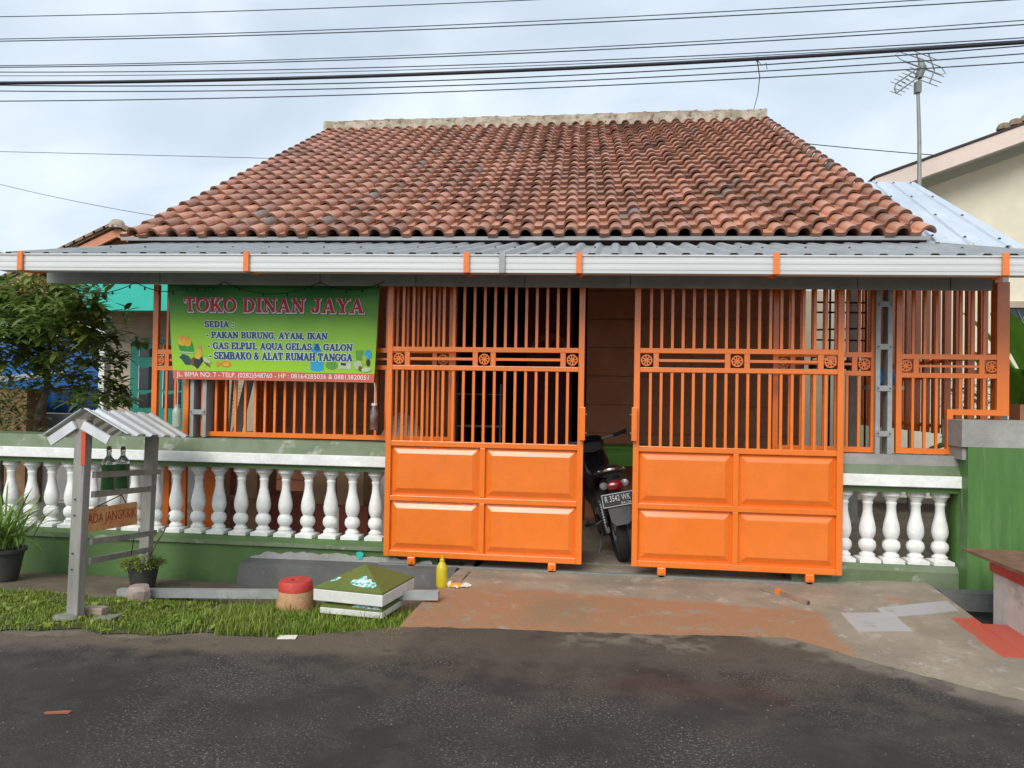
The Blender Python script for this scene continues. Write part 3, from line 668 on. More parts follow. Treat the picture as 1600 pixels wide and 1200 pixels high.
def leaf_gate(x0, x1, dz, label, hx):
    y0, y1 = -.025, .025; T = .048
    g = thing('gate_leaf', ((x0+x1)/2, 0, .06), label, 'gate', 'orange sliding gate leaves')
    fr = MB(); zb = .13+dz
    fr.box(x0, x0+T, y0, y1, zb, ZT).box(x1-T, x1, y0, y1, zb, ZT)
    xi0, xi1 = x0+T, x1-T; xm = (x0+x1)/2
    for z0, z1 in ((zb, zb+.05), (.595+dz, .64+dz), (1.055+dz, 1.10+dz), (1.695+dz, 1.735+dz), (1.848+dz, 1.89+dz)): fr.box(xi0, xi1, y0+.002, y1-.002, z0, z1)
    fr.box(xm-.022, xm+.022, y0+.003, y1-.003, zb+.05, .595+dz); fr.box(xm-.022, xm+.022, y0+.003, y1-.003, .64+dz, 1.055+dz)
    F_ = fr.build('frame', 'orange', g, bevel=.004)
    for a, b_ in ((xi0, xm-.022), (xm+.022, xi1)):
        for z0, z1 in ((zb+.05, .595+dz), (.64+dz, 1.055+dz)):
            m = .014; i = .062; p = MB()
            o = [(a+.0, z0), (b_-.0, z0), (b_, z1), (a, z1)]
            r1 = [(a+m, z0+m), (b_-m, z0+m), (b_-m, z1-m), (a+m, z1-m)]; r2 = [(a+i, z0+i), (b_-i, z0+i), (b_-i, z1-i), (a+i, z1-i)]
            vs = [(x, .010, z) for x, z in o]+[(x, .006, z) for x, z in r1]+[(x, -.020, z) for x, z in r2]
            p.add(vs, [(j, (j+1) % 4, (j+1) % 4+4, j+4) for j in range(4)]+[(j+4, (j+1) % 4+4, (j+1) % 4+8, j+8) for j in range(4)]+[(8, 9, 10, 11)])
            p.add([(x, .016, z) for x, z in o], [(3, 2, 1, 0)]); p.build('panel', 'orange', g)
    nb = 17; sp = (xi1-xi0)/(nb+1)
    lo_m, up_m = barmesh(1.695-1.10), barmesh(ZT-1.89)
    for k in range(nb):
        x = xi0+sp*(k+1); inst('bar', lo_m, (x, 0, 1.10+dz), g); inst('bar', up_m, (x, 0, 1.89+dz), g)
    zc = (1.735+1.848)/2+dz
    mxs = [xi0+.052, xm, xi1-.052]
    for x in mxs: inst('medallion', medal, (x, 0, zc), g)
    for a, b_ in ((mxs[0]+.075, mxs[1]-.075), (mxs[1]+.075, mxs[2]-.075)):
        bbox('divider', 'orange', g, a-.021, a+.021, y0+.004, y1-.004, 1.735+dz, 1.848+dz); bbox('divider', 'orange', g, b_-.021, b_+.021, y0+.004, y1-.004, 1.735+dz, 1.848+dz)
        bbox('band_rod', 'orange', g, a+.021, b_-.021, -.009, .009, zc-.011, zc+.011)
    h = bbox('handle_box', 'orange', g, hx-.022, hx+.022, -.075, -.026, 1.14+dz, 1.41+dz, bevel=.004)
    for z in (1.20+dz, 1.35+dz): MB().tube([(hx+.022, -.05, z), (hx+.034, -.05, z)] if hx < 0 else [(hx-.034, -.05, z), (hx-.022, -.05, z)], .007, 8).build('hinge_pin', 'dark_steel', h)
    for x in (x0+.24, x1-.24):
        t = MB().box(x-.034, x+.034, -.03, .03, .066+dz, zb+.001).build('roller_bracket', 'orange', g, bevel=.008)
        MB().tube([(x, -.044, .095+dz), (x, -.030, .095+dz)], .012, 8).build('bolt', 'orange', t)
        MB().tube([(x, -.012, .075+dz), (x, .012, .075+dz)], .028, 12).build('roller', 'dark_steel', t)
    return g
leaf_gate(-1.905, -.245, 0, 'orange sliding gate leaf left of the motorcycle, beside the green banner', -.252)
leaf_gate(.155, 1.775, .005, 'orange sliding gate leaf right of the motorcycle, beside the grey post', .162)
bbox('gate_track', 'dark_steel', None, -1.95, 1.85, -.012, .012, .052, .068, label='thin steel track on the ground under the two gate leaves', cat='track')
def grille(x0, x1, y, zb, label, ze=0, step=None, T=.042, sp=.092, mpos=(), endw=None):
    """fixed barred grille standing on the wall"""
    g = thing('grille', ((x0+x1)/2, y, zb), label, 'grille', 'fixed orange grilles above the wall')
    fr = MB(); y0, y1 = y-.02, y+.02; wr = endw or T
    if step is None:
        fr.box(x0, x0+T, y0, y1, zb, ZT-.02).box(x1-wr, x1, y0, y1, zb, ZT-.02).box(x0+T, x1-wr, y0+.002, y1-.002, zb, zb+.042)
    else:
        sx, sz = step
        fr.box(x0, x0+T, y0, y1, zb, ZT-.02).box(x1-wr, x1, y0, y1, sz, ZT-.02).box(x0+T, sx, y0+.002, y1-.002, zb, zb+.042)
        fr.box(sx-.03, sx+.016, y0, y1, zb+.042, sz+.045).box(sx+.016, x1-wr, y0+.002, y1-.002, sz, sz+.045)
    za, zb2, zc2, zd = 1.70+ze, 1.738+ze, 1.848+ze, 1.888+ze
    fr.box(x0+T, x1-wr, y0+.003, y1-.003, za, zb2).box(x0+T, x1-wr, y0+.003, y1-.003, zc2, zd)
    fr.build('frame', 'orange', g)
    n = int(round((x1-wr-x0-T)/sp)); s_ = (x1-wr-x0-T)/n; cache = {}
    for k in range(1, n):
        x = x0+T+s_*k; b0 = zb+.042
        if step is not None and x > step[0]-.04:
            b0 = step[1]+.045
            if abs(x-step[0]) < .04: continue
        for a, b_ in ((b0, za), (zd, ZT-.03)):
            h = round(b_-a, 4)
            if h not in cache: cache[h] = barmesh(h, .020, .020)
            inst('bar', cache[h], (x, y, a), g)
    zc = (zb2+zc2)/2
    for x in mpos:
        inst('medallion', medal, (x, y, zc), g)
        for xx in (x-.075, x+.075):
            if x0+T+.02 < xx < x1-wr-.02: bbox('divider', 'orange', g, xx-.02, xx+.02, y0+.005, y1-.005, zb2, zc2)
    ms = [x0+T]+sorted(mpos)+[x1-wr]
    for a, b_ in zip(ms, ms[1:]):
        a2 = a+.095 if a in mpos else a; b2 = b_-.095 if b_ in mpos else b_
        if b2-a2 > .05: bbox('band_rod', 'orange', g, a2, b2, y-.008, y+.008, zc-.009, zc+.009)
    return g
GY = .21
xg0 = at(316, 640, GY).x; xg1 = at(712, 600, GY).x
grille(xg0, xg1, GY, 1.085, 'long fixed orange grille behind the green banner', mpos=(xg0+.09, at(693, 555, GY).x), endw=.06)
xa = at(238, 640, GY).x; xb = at(296, 640, GY).x
grille(xa, xb, GY, 1.085, 'narrow orange grille at the left corner beside the green banner', ze=-.03, mpos=(at(250, 562, GY).x,), T=.05)
xc = at(1207, 600, GY).x; xd = at(1370, 600, GY).x
grille(xc, xd, GY, 1.085, 'fixed orange grille left of the right grey steel post', mpos=(xc+.08, at(1350, 562, GY).x), endw=.05)
xe = at(1399, 600, GY).x; xf = at(1575, 600, GY).x
grille(xe, xf, GY, 1.085, 'orange grille with stepped bottom right of the grey post', ze=-.01, step=(at(1484, 670, GY).x, at(1530, 649, GY).z), mpos=(at(1415, 565, GY).x, at(1549, 565, GY).x), endw=.09)
def laced_post(x0, x1, label, zs):
    y0, y1 = .14, .26; zb = 1.078
    g = thing('steel_post', ((x0+x1)/2, GY, zb), label, 'post', 'laced grey steel posts')
    for a, b_ in ((x0, x0+.034), (x1-.034, x1)): bbox('channel', 'grey_steel', g, a, b_, y0, y1, zb, 2.46)
    for z in zs:
        p = bbox('batten_plate', 'grey_steel', g, x0+.01, x1-.01, y0-.008, y0-.001, z-.022, z+.022)
        for x in (x0+.018, x1-.018): MB().tube([(x, y0-.014, z), (x, y0-.009, z)], .006, 6).build('rivet', 'screw', p)
laced_post(at(293, 640, .1).x, at(319, 640, .1).x-.005, 'grey laced steel post left of the banner, partly behind the small stand roof', (1.30, 1.62, 1.95, 2.25))
laced_post(at(1371, 600, .1).x, at(1397, 600, .1).x, 'grey laced steel post between the two right grilles', (1.24, 1.60, 1.93, 2.27))
def side_fence(x, y0, y1, zb, label, slats, th_=.028):
    g = thing('side_fence', (x, (y0+y1)/2, zb), label, 'fence')
    for z in (zb+.05, 1.72, 1.87): bbox('rail', 'orange', g, x+th_+.001, x+th_+.032, y0, y1, z, z+.035)
    for a, b_ in slats: bbox('slat', 'orange', g, x-th_, x+th_, a, b_, zb, min(2.98, cyl(a)+cz(x)-.06))
xs = xf-.03
sl = []; y = .30
while y < 3.6:
    sl.append((y, y+.07)); y += .235
side_fence(xs, .25, 3.65, 1.20, 'orange slatted side fence on the right, receding behind the stepped grille', sl)
sl = []; y = .30
while y < 3.3:
    if .78 < y < 1.46 or y > 2.05: sl.append((y, y+.10))
    y += .125
side_fence(xa+.03, .25, 3.4, .95, 'orange slatted side fence on the left, receding behind the banner', sl, .016)

# ================================================================== BALUSTRADES
bal_prof = [(.082, 0), (.082, .030), (.066, .045), (.070, .062), (.052, .078), (.046, .092), (.060, .104), (.075, .125), (.078, .150), (.070, .178), (.050, .196), (.048, .203), (.058, .218), (.070, .25), (.073, .285), (.066, .335), (.052, .39), (.042, .44), (.040, .50), (.046, .515), (.046, .525), (.041, .532), (.047, .548), (.060, .566), (.068, .585), (.074, .588), (.074, .63)]
bal_prof = [(r_*(.97 if z < .035 or z > .58 else .86), z) for r_, z in bal_prof]
bal_me = MB().lathe(bal_prof, 20, sq=(0, 1)).mesh('baluster', 'white_paint', 40)
BY = .20
def balustrade(x0, x1, label, xsb, zs, right):
    zb, zc, zt = zs
    g = thing('balustrade', ((x0+x1)/2, BY, 0), label, 'balustrade')
    pl = MB()
    if right: pl.prismx([(.08, -.2), (.08, zb-.045), (.105, zb), (.32, zb), (.32, -.2)], x0, x1)
    else: pl.prismx([(.08, -.25), (.08, zb-.075), (.055, zb-.07), (.055, zb-.03), (.12, zb), (.33, zb), (.33, -.25)], x0, x1)
    pl.build('plinth', 'green_paint' if not right else 'green_light', g)
    if not right: bbox('plinth_band', 'green_light', g, x0+.01, x1-.01, 0.049, .0535, zb-.068, zb-.032)
    MB().box(x0, x1, .09, .31, zc-.045, zc).build('lower_band', 'green_paint', g)
    MB().box(x0, x1, 0.042, .322, zc+.0005, zc+.092).build('cap', 'white_paint', g, bevel=.006)
    cp = MB()
    if right:
        cp.prismx([(.06, zc+.0925), (.095, zc+.165), (.30, zc+.165), (.31, zc+.0925)], x0, x1-.01); cp.build('coping', 'green_light', g)
        bbox('cement_course', 'cement', g, x0, x1-.02, .105, .295, zc+.1655, zc+.245)
    else: cp.prismx([(.06, zc+.0925), (.12, zc+.205), (.295, zc+.215), (.31, zc+.0925)], x0, x1); cp.build('coping', 'green_light', g)
    for x in xsb: inst('baluster', bal_me, (x+random.uniform(-.004, .004), BY+random.uniform(-.004, .004), zb+.001), g, (random.gauss(0, .006), random.gauss(0, .006), random.gauss(0, .05)), (random.uniform(.97, 1.03), random.uniform(.97, 1.03), (zc-.045-zb-.002)/.63))
    return g
bl = [-2.05-.2065*k for k in range(-1, 26)]
bal_left = balustrade(-7.4, -1.46, 'long balustrade of white balusters with green plinth left of the gates', [x for x in bl if x < -1.5], (.218, .862, 0), False)
br = [2.575-.1835*k for k in range(0, 6)]
balustrade(1.42, at(1511, 760, 0).x+.0, 'short balustrade of white balusters right of the gates', br, (.215, .832, 0), True)
# green pillar wall at the right end
pw = thing('pillar_wall', (3.2, 0, 0), 'green painted wall with streaks and bare cement top at the right end', 'wall')
px0 = at(1511, 800, -.05).x
bbox('painted_face', 'green_run', pw, px0, 5.0, -.06, .30, .04, 1.16)
bbox('footing', 'cement_dark', pw, px0+.002, 5.0, -.058, .298, -.5, .0395)
bbox('cement_top', 'cement', pw, px0-.045, 5.0, -.062, .301, 1.1605, 1.365)
bbox('cement_step', 'cement', pw, px0-.03, px0-.001, -.03, .29, 1.06, 1.158)
# rough cement patch and the dark grey cement step at the foot of the left wall
st = MB(); a0 = at(372, 880, -.10).x; a1 = -1.27
st.add([(a0, -.13, -.2), (a1, -.13, -.2), (a1, .049, -.2), (a0, .049, -.2), (a0+.02, -.12, .035), (a1, -.12, .055), (a1, .049, .062), (a0+.02, .049, .045)], [(0, 1, 5, 4), (4, 5, 6, 7), (0, 4, 7, 3), (1, 2, 6, 5), (3, 2, 1, 0)])
tag(st.build('cement_step', 'cement_dark'), 'dark grey cement step at the foot of the left balustrade', 'step')
sm = MB(); r_ = random.Random(4); up_ = []; dn_ = []; hz = 0
for i in range(81):
    x = a0+.04+(-1.5-a0-.04)*i/80; hz = hz*.8+r_.uniform(-.008, .008); up_.append((x, .046, .105+hz-(.04*(1-i/6) if i < 6 else 0)-(.03*max(0, (i-62)/18)))); dn_.append((x, .040, .03))
sm.add(up_+dn_, [(i+81, i+82, i+1, i) for i in range(80)])
sm.build('cement_patch', 'cement', bal_left, label='rough smear of grey cement above the dark step')
tq = at(562, 868, .035); mb = MB(); mb.add([(tq.x+.030*math.cos(a)*(1+.2*math.sin(3*a)), .036, tq.z+.038*math.sin(a)*(1+.15*math.cos(2*a))) for a in np.linspace(0, 6.28, 17)[:-1]], [tuple(range(16))])
mb.build('paint_spot', 'turquoise', bal_left, label='small turquoise paint spot on the cement')

# ================================================================== BANNER
def G(*a): return a
tv, th = .20, .085
def Ln(x0, y0, x1, y1, t=tv): return ('L', x0, y0, x1, y1, t)
def Ar(cx, cy, rx, ry, a0, a1, s=tv, h=th): return ('A', cx, cy, rx, ry, a0, a1, s, h)
def Sf(x, y, w=.36): return ('L', x-w/2, y+(th/2 if y < .5 else -th/2), x+w/2, y+(th/2 if y < .5 else -th/2), th)
GL = {
 'T': (.86, [Ln(.43, .04, .43, .96), Ln(.04, .95, .82, .95, .1), Ln(.08, .68, .08, .97, .09), Ln(.78, .68, .78, .97, .09), Sf(.43, 0)]),
 'O': (.96, [Ar(.48, .5, .36, .45, 0, 360)]),
 'K': (.96, [Ln(.22, .04, .22, .96), Ln(.28, .38, .72, .94, .1), Ln(.42, .56, .78, .06), Sf(.22, 0), Sf(.22, 1), Sf(.74, 1, .3), Sf(.78, 0, .32)]),
 'D': (.92, [Ln(.22, .04, .22, .96), Ar(.38, .5, .38, .455, -90, 90), Ln(.08, .955, .40, .955, .09), Ln(.08, .045, .40, .045, .09)]),
 'I': (.48, [Ln(.24, .04, .24, .96), Sf(.24, 0), Sf(.24, 1)]),
 'N': (1.0, [Ln(.20, .04, .20, .96, .1), Ln(.20, .94, .78, .06), Ln(.80, .04, .80, .96, .1), Sf(.20, 0, .3), Sf(.17, 1, .28), Sf(.80, 1, .3)]),
 'A': (.98, [Ln(.18, .04, .47, .97, .1), Ln(.47, .97, .78, .04), Ln(.28, .32, .66, .32, .09), Sf(.16, 0, .3), Sf(.79, 0, .34)]),
 'J': (.68, [Ln(.42, .25, .42, .96), Ar(.25, .25, .17, .2, -180, 0), Sf(.42, 1), Ln(.04, .27, .16, .27, .12)]),
 'Y': (.94, [Ln(.18, .96, .47, .46), Ln(.78, .96, .47, .46, .1), Ln(.47, .04, .47, .5), Sf(.47, 0), Sf(.17, 1, .32), Sf(.79, 1, .28)]),
 'S': (.76, [Ar(.38, .72, .24, .23, 25, 270, .15, .1), Ar(.38, .27, .26, .225, -160, 90, .16, .1), Ln(.62, .7, .62, .96, .08), Ln(.12, .04, .12, .3, .08)]),
 'E': (.82, [Ln(.22, .04, .22, .96), Ln(.08, .955, .72, .955, .09), Ln(.08, .045, .74, .045, .09), Ln(.22, .5, .52, .5, .09), Ln(.70, .72, .70, .96, .08), Ln(.72, .04, .72, .3, .08), Ln(.52, .38, .52, .62, .08)]),
 'P': (.84, [Ln(.22, .04, .22, .96), Ar(.42, .72, .27, .24, -90, 90), Ln(.08, .955, .44, .955, .09), Ln(.22, .48, .44, .48, .09), Sf(.22, 0)]),
 'B': (.88, [Ln(.22, .04, .22, .96), Ar(.42, .74, .25, .22, -90, 90), Ar(.44, .27, .29, .23, -90, 90), Ln(.08, .955, .44, .955, .09), Ln(.22, .51, .46, .51, .09), Ln(.08, .045, .46, .045, .09)]),
 'U': (.94, [Ln(.20, .3, .20, .96), Ln(.76, .3, .76, .96, .1), Ar(.48, .32, .28, .28, -180, 0, .16, .1), Sf(.20, 1, .34), Sf(.76, 1, .3)]),
 'R': (.94, [Ln(.22, .04, .22, .96), Ar(.42, .74, .25, .22, -90, 90), Ln(.08, .955, .44, .955, .09), Ln(.22, .50, .46, .50, .09), Ln(.48, .48, .78, .05, .18), Sf(.22, 0), Sf(.82, 0, .2)]),
 'G': (.94, [Ar(.46, .5, .35, .45, 40, 320), Ln(.74, .08, .74, .42, .16), Sf(.72, .42, .3), Ln(.76, .7, .76, .96, .08)]),
 'L': (.80, [Ln(.22, .04, .22, .96), Ln(.08, .045, .70, .045, .09), Ln(.70, .04, .70, .32, .08), Sf(.22, 1)]),
 'Q': (.96, [Ar(.48, .5, .36, .45, 0, 360), Ln(.5, .25, .8, -.1, .14)]),
 'M': (1.16, [Ln(.18, .04, .18, .96, .1), Ln(.22, .96, .56, .1, .17), Ln(.56, .1, .92, .96, .08), Ln(.94, .04, .94, .96), Sf(.18, 0, .3), Sf(.94, 0), Sf(.17, 1, .26), Sf(.97, 1, .3)]),
 'H': (.98, [Ln(.22, .04, .22, .96), Ln(.76, .04, .76, .96), Ln(.22, .5, .76, .5, .09), Sf(.22, 0), Sf(.76, 0), Sf(.22, 1), Sf(.76, 1)]),
 '&': (.98, [Ar(.42, .76, .18, .2, 0, 360, .12, .09), Ar(.38, .28, .26, .24, 60, 330, .15, .1), Ln(.3, .62, .8, .08, .15), Ln(.6, .15, .82, .5, .09)]),
 ',': (.36, [Ln(.16, .02, .16, .16, .16), Ln(.18, .04, .10, -.14, .07)]), ':': (.4, [Ln(.2, .06, .2, .22, .16), Ln(.2, .52, .2, .68, .16)]),
 '-': (.5, [Ln(.1, .38, .4, .38, .12)]), ' ': (.42, []),
}
BC = [at(262, 438, .10), at(594, 440, .10), at(584, 598, .08), at(271, 592, .08)]      # TL TR BR BL
def bp_(u, v, off=0):
    p = BC[0].lerp(BC[1], u).lerp(BC[3].lerp(BC[2], u), v)
    return p+Vector((0, -.018*math.sin(math.pi*v)*math.sin(math.pi*u)-.007*math.sin(9*u+3*v)*v-.004*math.sin(23*u-4*v)*(1-v)**2-.010*math.exp(-((u-v*.6)/.05)**2)*(1-v)-.010*math.exp(-((1-u-v*.5)/.05)**2)*(1-v)-off, 0))
BW = (BC[1]-BC[0]).length; BH = (BC[3]-BC[0]).length
ban = thing('banner', BC[3], 'green vinyl shop banner with red and blue lettering hung on the left grille', 'banner')
b = MB(); nu, nv_ = 40, 20
vs = [bp_(i/nu, j/nv_) for j in range(nv_+1) for i in range(nu+1)]
b.add(vs, [(j*(nu+1)+i, (j+1)*(nu+1)+i, (j+1)*(nu+1)+i+1, j*(nu+1)+i+1) for j in range(nv_) for i in range(nu)])
mg = mat('banner_green', (.16, .36, .018), .42, var=.04, scale=2)
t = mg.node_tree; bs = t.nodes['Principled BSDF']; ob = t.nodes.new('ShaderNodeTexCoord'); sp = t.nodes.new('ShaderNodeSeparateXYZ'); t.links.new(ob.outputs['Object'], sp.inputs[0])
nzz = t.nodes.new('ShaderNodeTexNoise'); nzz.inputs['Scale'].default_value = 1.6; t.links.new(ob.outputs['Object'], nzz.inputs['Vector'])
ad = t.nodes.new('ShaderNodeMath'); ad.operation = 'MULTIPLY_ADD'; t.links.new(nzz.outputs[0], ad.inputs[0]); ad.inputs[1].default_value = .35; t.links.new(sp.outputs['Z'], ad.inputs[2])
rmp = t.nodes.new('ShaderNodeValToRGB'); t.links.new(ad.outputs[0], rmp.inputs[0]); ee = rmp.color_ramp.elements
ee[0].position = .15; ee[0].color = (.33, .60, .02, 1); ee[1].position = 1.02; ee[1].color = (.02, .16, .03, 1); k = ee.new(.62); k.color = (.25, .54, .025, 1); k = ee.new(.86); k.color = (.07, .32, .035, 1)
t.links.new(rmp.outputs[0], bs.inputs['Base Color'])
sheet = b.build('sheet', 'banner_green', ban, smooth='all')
def ribbon_text(txt, u0, v0, hgt, wid, name, matn, grow=0, off=.002, du=0, dv=0):
    """lettering; u0,v0 = left end of the baseline (banner metres), wid = total length"""
    tot = sum(GL[c][0] for c in txt); kx = wid/tot; x = 0; mb = MB(); li = 0
    def P(lx, ly, o): return bp_((u0+du+(x+lx)*kx)/BW, (v0+dv-ly*hgt)/BH, off+o)
    def rib(pts, ts):
        nonlocal li
        o = (li % 12)*.00012; li += 1; n = len(pts); vs = []
        for i, (px_, py_) in enumerate(pts):
            a = pts[max(i-1, 0)]; c = pts[min(i+1, n-1)]
            if n > 3 and pts[0] == pts[-1] and i in (0, n-1): a, c = pts[-2], pts[1]
            dx, dy = (c[0]-a[0])*kx, (c[1]-a[1])*hgt; ll = math.hypot(dx, dy) or 1; tt_ = (ts[i]*hgt*.5+grow)
            ex = (-(grow) if i == 0 else grow if i == n-1 else 0) if n == 2 else 0
            ox, oy = -dy/ll*tt_, dx/ll*tt_; qx, qy = dx/ll*ex, dy/ll*ex
            vs += [P(px_+(ox+qx)/kx, py_+(oy+qy)/hgt, o), P(px_+(-ox+qx)/kx, py_+(-oy+qy)/hgt, o)]
        mb.add(vs, [(2*i, 2*i+1, 2*i+3, 2*i+2) for i in range(n-1)])
    for ch in txt:
        w_, st_ = GL[ch]
        for s_ in st_:
            if s_[0] == 'L': rib([(s_[1], s_[2]), (s_[3], s_[4])], [s_[5]]*2)
            else:
                _, cx, cy, rx, ry, a0, a1, s1, h1 = s_; n = max(7, int(abs(a1-a0)/22))
                an = [R(a0+(a1-a0)*i/n) for i in range(n+1)]
                rib([(round(cx+rx*math.cos(a), 5), round(cy+ry*math.sin(a), 5)) for a in an], [h1+(s1-h1)*abs(math.cos(a)) for a in an])
        x += w_
    return mb.build(name, matn, sheet)
def bpx(x, y):   # photograph pixel -> banner metres
    p = at(x, y, .09); return ((p.x-BC[0].x), (BC[0].z-p.z)+.0)
def line(txt, xa_, xb_, yb, yt, name, matn, **k):
    a, v = bpx(xa_, yb); b2, _ = bpx(xb_, yb); _, v2 = bpx(xa_, yt)
    ribbon_text(txt, a, v, v-v2, b2-a, name, matn, **k)
for args in (dict(matn='ban_ink', grow=.012, off=.0022, du=.004, dv=.006), dict(matn='ban_white', grow=.0085, off=.0044, du=.003, dv=.005), dict(matn='ban_red', grow=.0015, off=.0066)):
    line('TOKO DINAN JAYA', 285, 571, 487, 465, 'title_lettering', **args)
for tx, a, b2, y0_, y1_ in (('SEDIA :', 316, 364, 511, 502), ('- PAKAN BURUNG, AYAM, IKAN', 317, 514, 528, 518.5), ('- GAS ELPIJI, AQUA GELAS & GALON', 318, 554, 545, 535), ('- SEMBAKO & ALAT RUMAH TANGGA', 319, 554, 561, 550)):
    line(tx, a, b2, y0_, y1_, 'line_lettering', 'ban_halo', grow=.0085, off=.0022); line(tx, a, b2, y0_, y1_, 'line_lettering', 'ban_blue', grow=.0028, off=.0044)
# red strip with the address
b = MB(); vs = [bp_(i/40, v, .0018) for v in (.912, .998) for i in range(41)]; b.add(vs, [(i, i+41, i+42, i+1) for i in range(40)]); b.build('address_strip', 'ban_strip', sheet)
am = textmesh('JL. BIMA NO. 7 - TELP. (0282)548760 - HP : 08164285036 & 08813820051', .055, 'address_lettering', 'ban_white')
xs_ = [v.co.x for v in am.vertices]; ys_ = [v.co.y for v in am.vertices]; wx = max(xs_)-min(xs_)
for v in am.vertices:
    u = .5+v.co.x/wx*.955; v.co = bp_(u, .957-(v.co.y-(max(ys_)+min(ys_))/2)/(max(ys_)-min(ys_))*.062, .004)-WL[sheet.name]
o = bpy.data.objects.new('address_lettering', am); col.objects.link(o); place(o, WL[sheet.name], sheet)
# printed pictures
def pic(name, shapes):
    for i, (m_, pts) in enumerate(shapes):
        q = [bpx(x, y) for x, y in pts]; mb = MB(); mb.add([bp_(u/BW, v/BH, .0018+.0007*(i+1)) for u, v in q], [tuple(range(len(q)))]); mb.build(name, m_, sheet)
def ell(cx, cy, rx, ry, n=14, rot=0): return [(cx+rx*math.cos(a)*math.cos(rot)-ry*math.sin(a)*math.sin(rot), cy+rx*math.cos(a)*math.sin(rot)+ry*math.sin(a)*math.cos(rot)) for a in np.linspace(0, 2*math.pi, n+1)[:-1]]
pic('bird_print', [('b_green', ell(279, 541, 8, 10, rot=.2)), ('b_green', ell(288, 542, 7, 11, rot=-.3)), ('b_yellow', ell(277, 534, 6, 7)), ('b_yellow', ell(286, 535, 6, 7)), ('b_peach', ell(276, 528.5, 4, 4)), ('b_peach', ell(285, 529.5, 4, 4)), ('b_pale', [(270, 549), (296, 551), (295, 553), (271, 551)])])
pic('rooster_print', [('b_teal', [(270, 559), (277, 553), (286, 557), (290, 563), (287, 571), (279, 570), (274, 562)]), ('b_brown', ell(296, 565, 9, 7, rot=-.5)), ('b_dark', [(294, 562), (308, 556), (310, 563), (302, 573), (298, 577), (294, 572)]), ('b_yellow', [(296, 560), (300, 550), (303, 543), (308, 544), (308, 556), (303, 562)]), ('b_comb', ell(305, 543, 2.8, 3.2)), ('b_pale', [(309, 557), (316, 561), (322, 566), (318, 571), (310, 564)]), ('b_brown', [(310, 565), (318, 568), (320, 574), (314, 571)])])
pic('fish_print', [('b_fish', ell(346, 569, 9, 5.2)), ('b_fish', [(338, 568), (330, 564), (331, 569), (329, 574), (338, 571)]), ('b_peach', [(340, 565), (345, 561.5), (351, 565)]), ('b_yellow', ell(347, 569.5, 6, 3))])
pic('water_gallon_print', [('b_cyan', [(486, 563), (488, 561), (505, 561), (507, 564), (507, 577), (504, 579.5), (488, 579), (486, 577)]), ('b_cyan', ell(496, 548, 8, 6)), ('b_cyan', [(492, 536), (500, 536), (501, 545), (491, 545)])])
pic('goods_print', [('b_gas', ell(520, 570, 10, 7)), ('b_pale', [(532, 565), (552, 566), (552, 576), (531, 576)]), ('b_dark', [(535, 566), (544, 567), (543, 571), (535, 570)]), ('b_gas', [(559, 547), (571, 546), (570, 562), (560, 561)]), ('b_cyan', ell(579, 553, 6, 8)), ('b_lime', [(570, 555), (577, 555), (576, 569), (571, 569)]), ('b_pale', ell(563, 570, 7, 7)), ('b_dark', ell(580, 566, 3, 6)), ('b_pale', ell(577, 577, 8, 3.5)), ('b_brown', ell(567, 575, 3, 4))])
# plastic bottles hung from the lower corners as weights
def hung(px, ptop, pb, pbot, m_, prof_, label):
    tp = at(px, ptop, .06); b0 = at(px, pb, .06); b1 = at(px, pbot, .06); h = b0.z-b1.z
    g = thing('plastic_bottle', (b0.x, .06, b1.z), label, 'bottle')
    MB().lathe([(r_*h, z*h) for r_, z in prof_], 12, (b0.x, .06, b1.z)).build('bottle_body', m_, g, smooth=True)
    MB().lathe([(.11*h, .93*h), (.11*h, 1.02*h)], 10, (b0.x, .06, b1.z)).build('cap', 'bottle_mint' if m_ == 'bottle_mint' else 'glove_white', g)
    MB().tube([tp, tp+Vector((.006, 0, -.05)), Vector((b0.x, .06, b1.z+h*1.02))], .004, 5).build('string', 'string_white', g)
hung(277, 592, 633, 668, 'bottle_mint', [(.14, 0), (.20, .03), (.19, .3), (.20, .6), (.20, .75), (.10, .9), (.10, .95)], 'pale green plastic bottle hung under the left corner of the banner')
hung(585, 598, 631, 672, 'bottle_pet', [(.12, 0), (.155, .04), (.14, .35), (.155, .4), (.155, .7), (.08, .9), (.08, .95)], 'clear brown plastic bottle hung under the right corner of the banner')

# ================================================================== BOTTLE STAND ON THE VERGE
p1 = vg(117, 966); p2 = vg(225, 913)
stn = thing('bottle_stand', ((p1.x+p2.x)/2, (p1.y+p2.y)/2, vz(p1.y)), 'weathered grey wooden bottle stand with small ribbed metal roof on the verge', 'stand')
t1 = at(132, 655, p1.y); t2 = at(238, 678, p2.y); t2.z = max(t2.z, 1.12)
w1 = .118
def post(a, b_, wdt, dep, name, m_):
    MB().bar(a, b_, wdt, dep, (0, 1, 0)).build(name, m_, stn, bevel=.004)
post(p1-Vector((0, 0, .02)), t1, .080, .07, 'post', 'wood_grey'); post(p2-Vector((0, 0, .02)), t2, .085, .07, 'post', 'wood_grey')
bbox('corner_angle', 'galv', stn, t1.x-.012, t1.x+.004, p1.y-.040, p1.y-.036, vz(p1.y)+.02, t1.z-.02) if 0 else None
def onpost(px, py, which):
    return at(px, py, p1.y if which == 1 else p2.y)
for (xa1, ya1), (xb1, yb1) in (((140, 743), (249, 737)), ((138, 774), (242, 763)), ((134, 849), (243, 832)), ((131, 879), (236, 858))):
    a, b_ = onpost(xa1, ya1, 1), onpost(xb1, yb1, 2); a.y += .045; b_.y -= .0
    MB().bar(a, b_, .026, .042).build('rail', 'wood_rail', stn, bevel=.003)
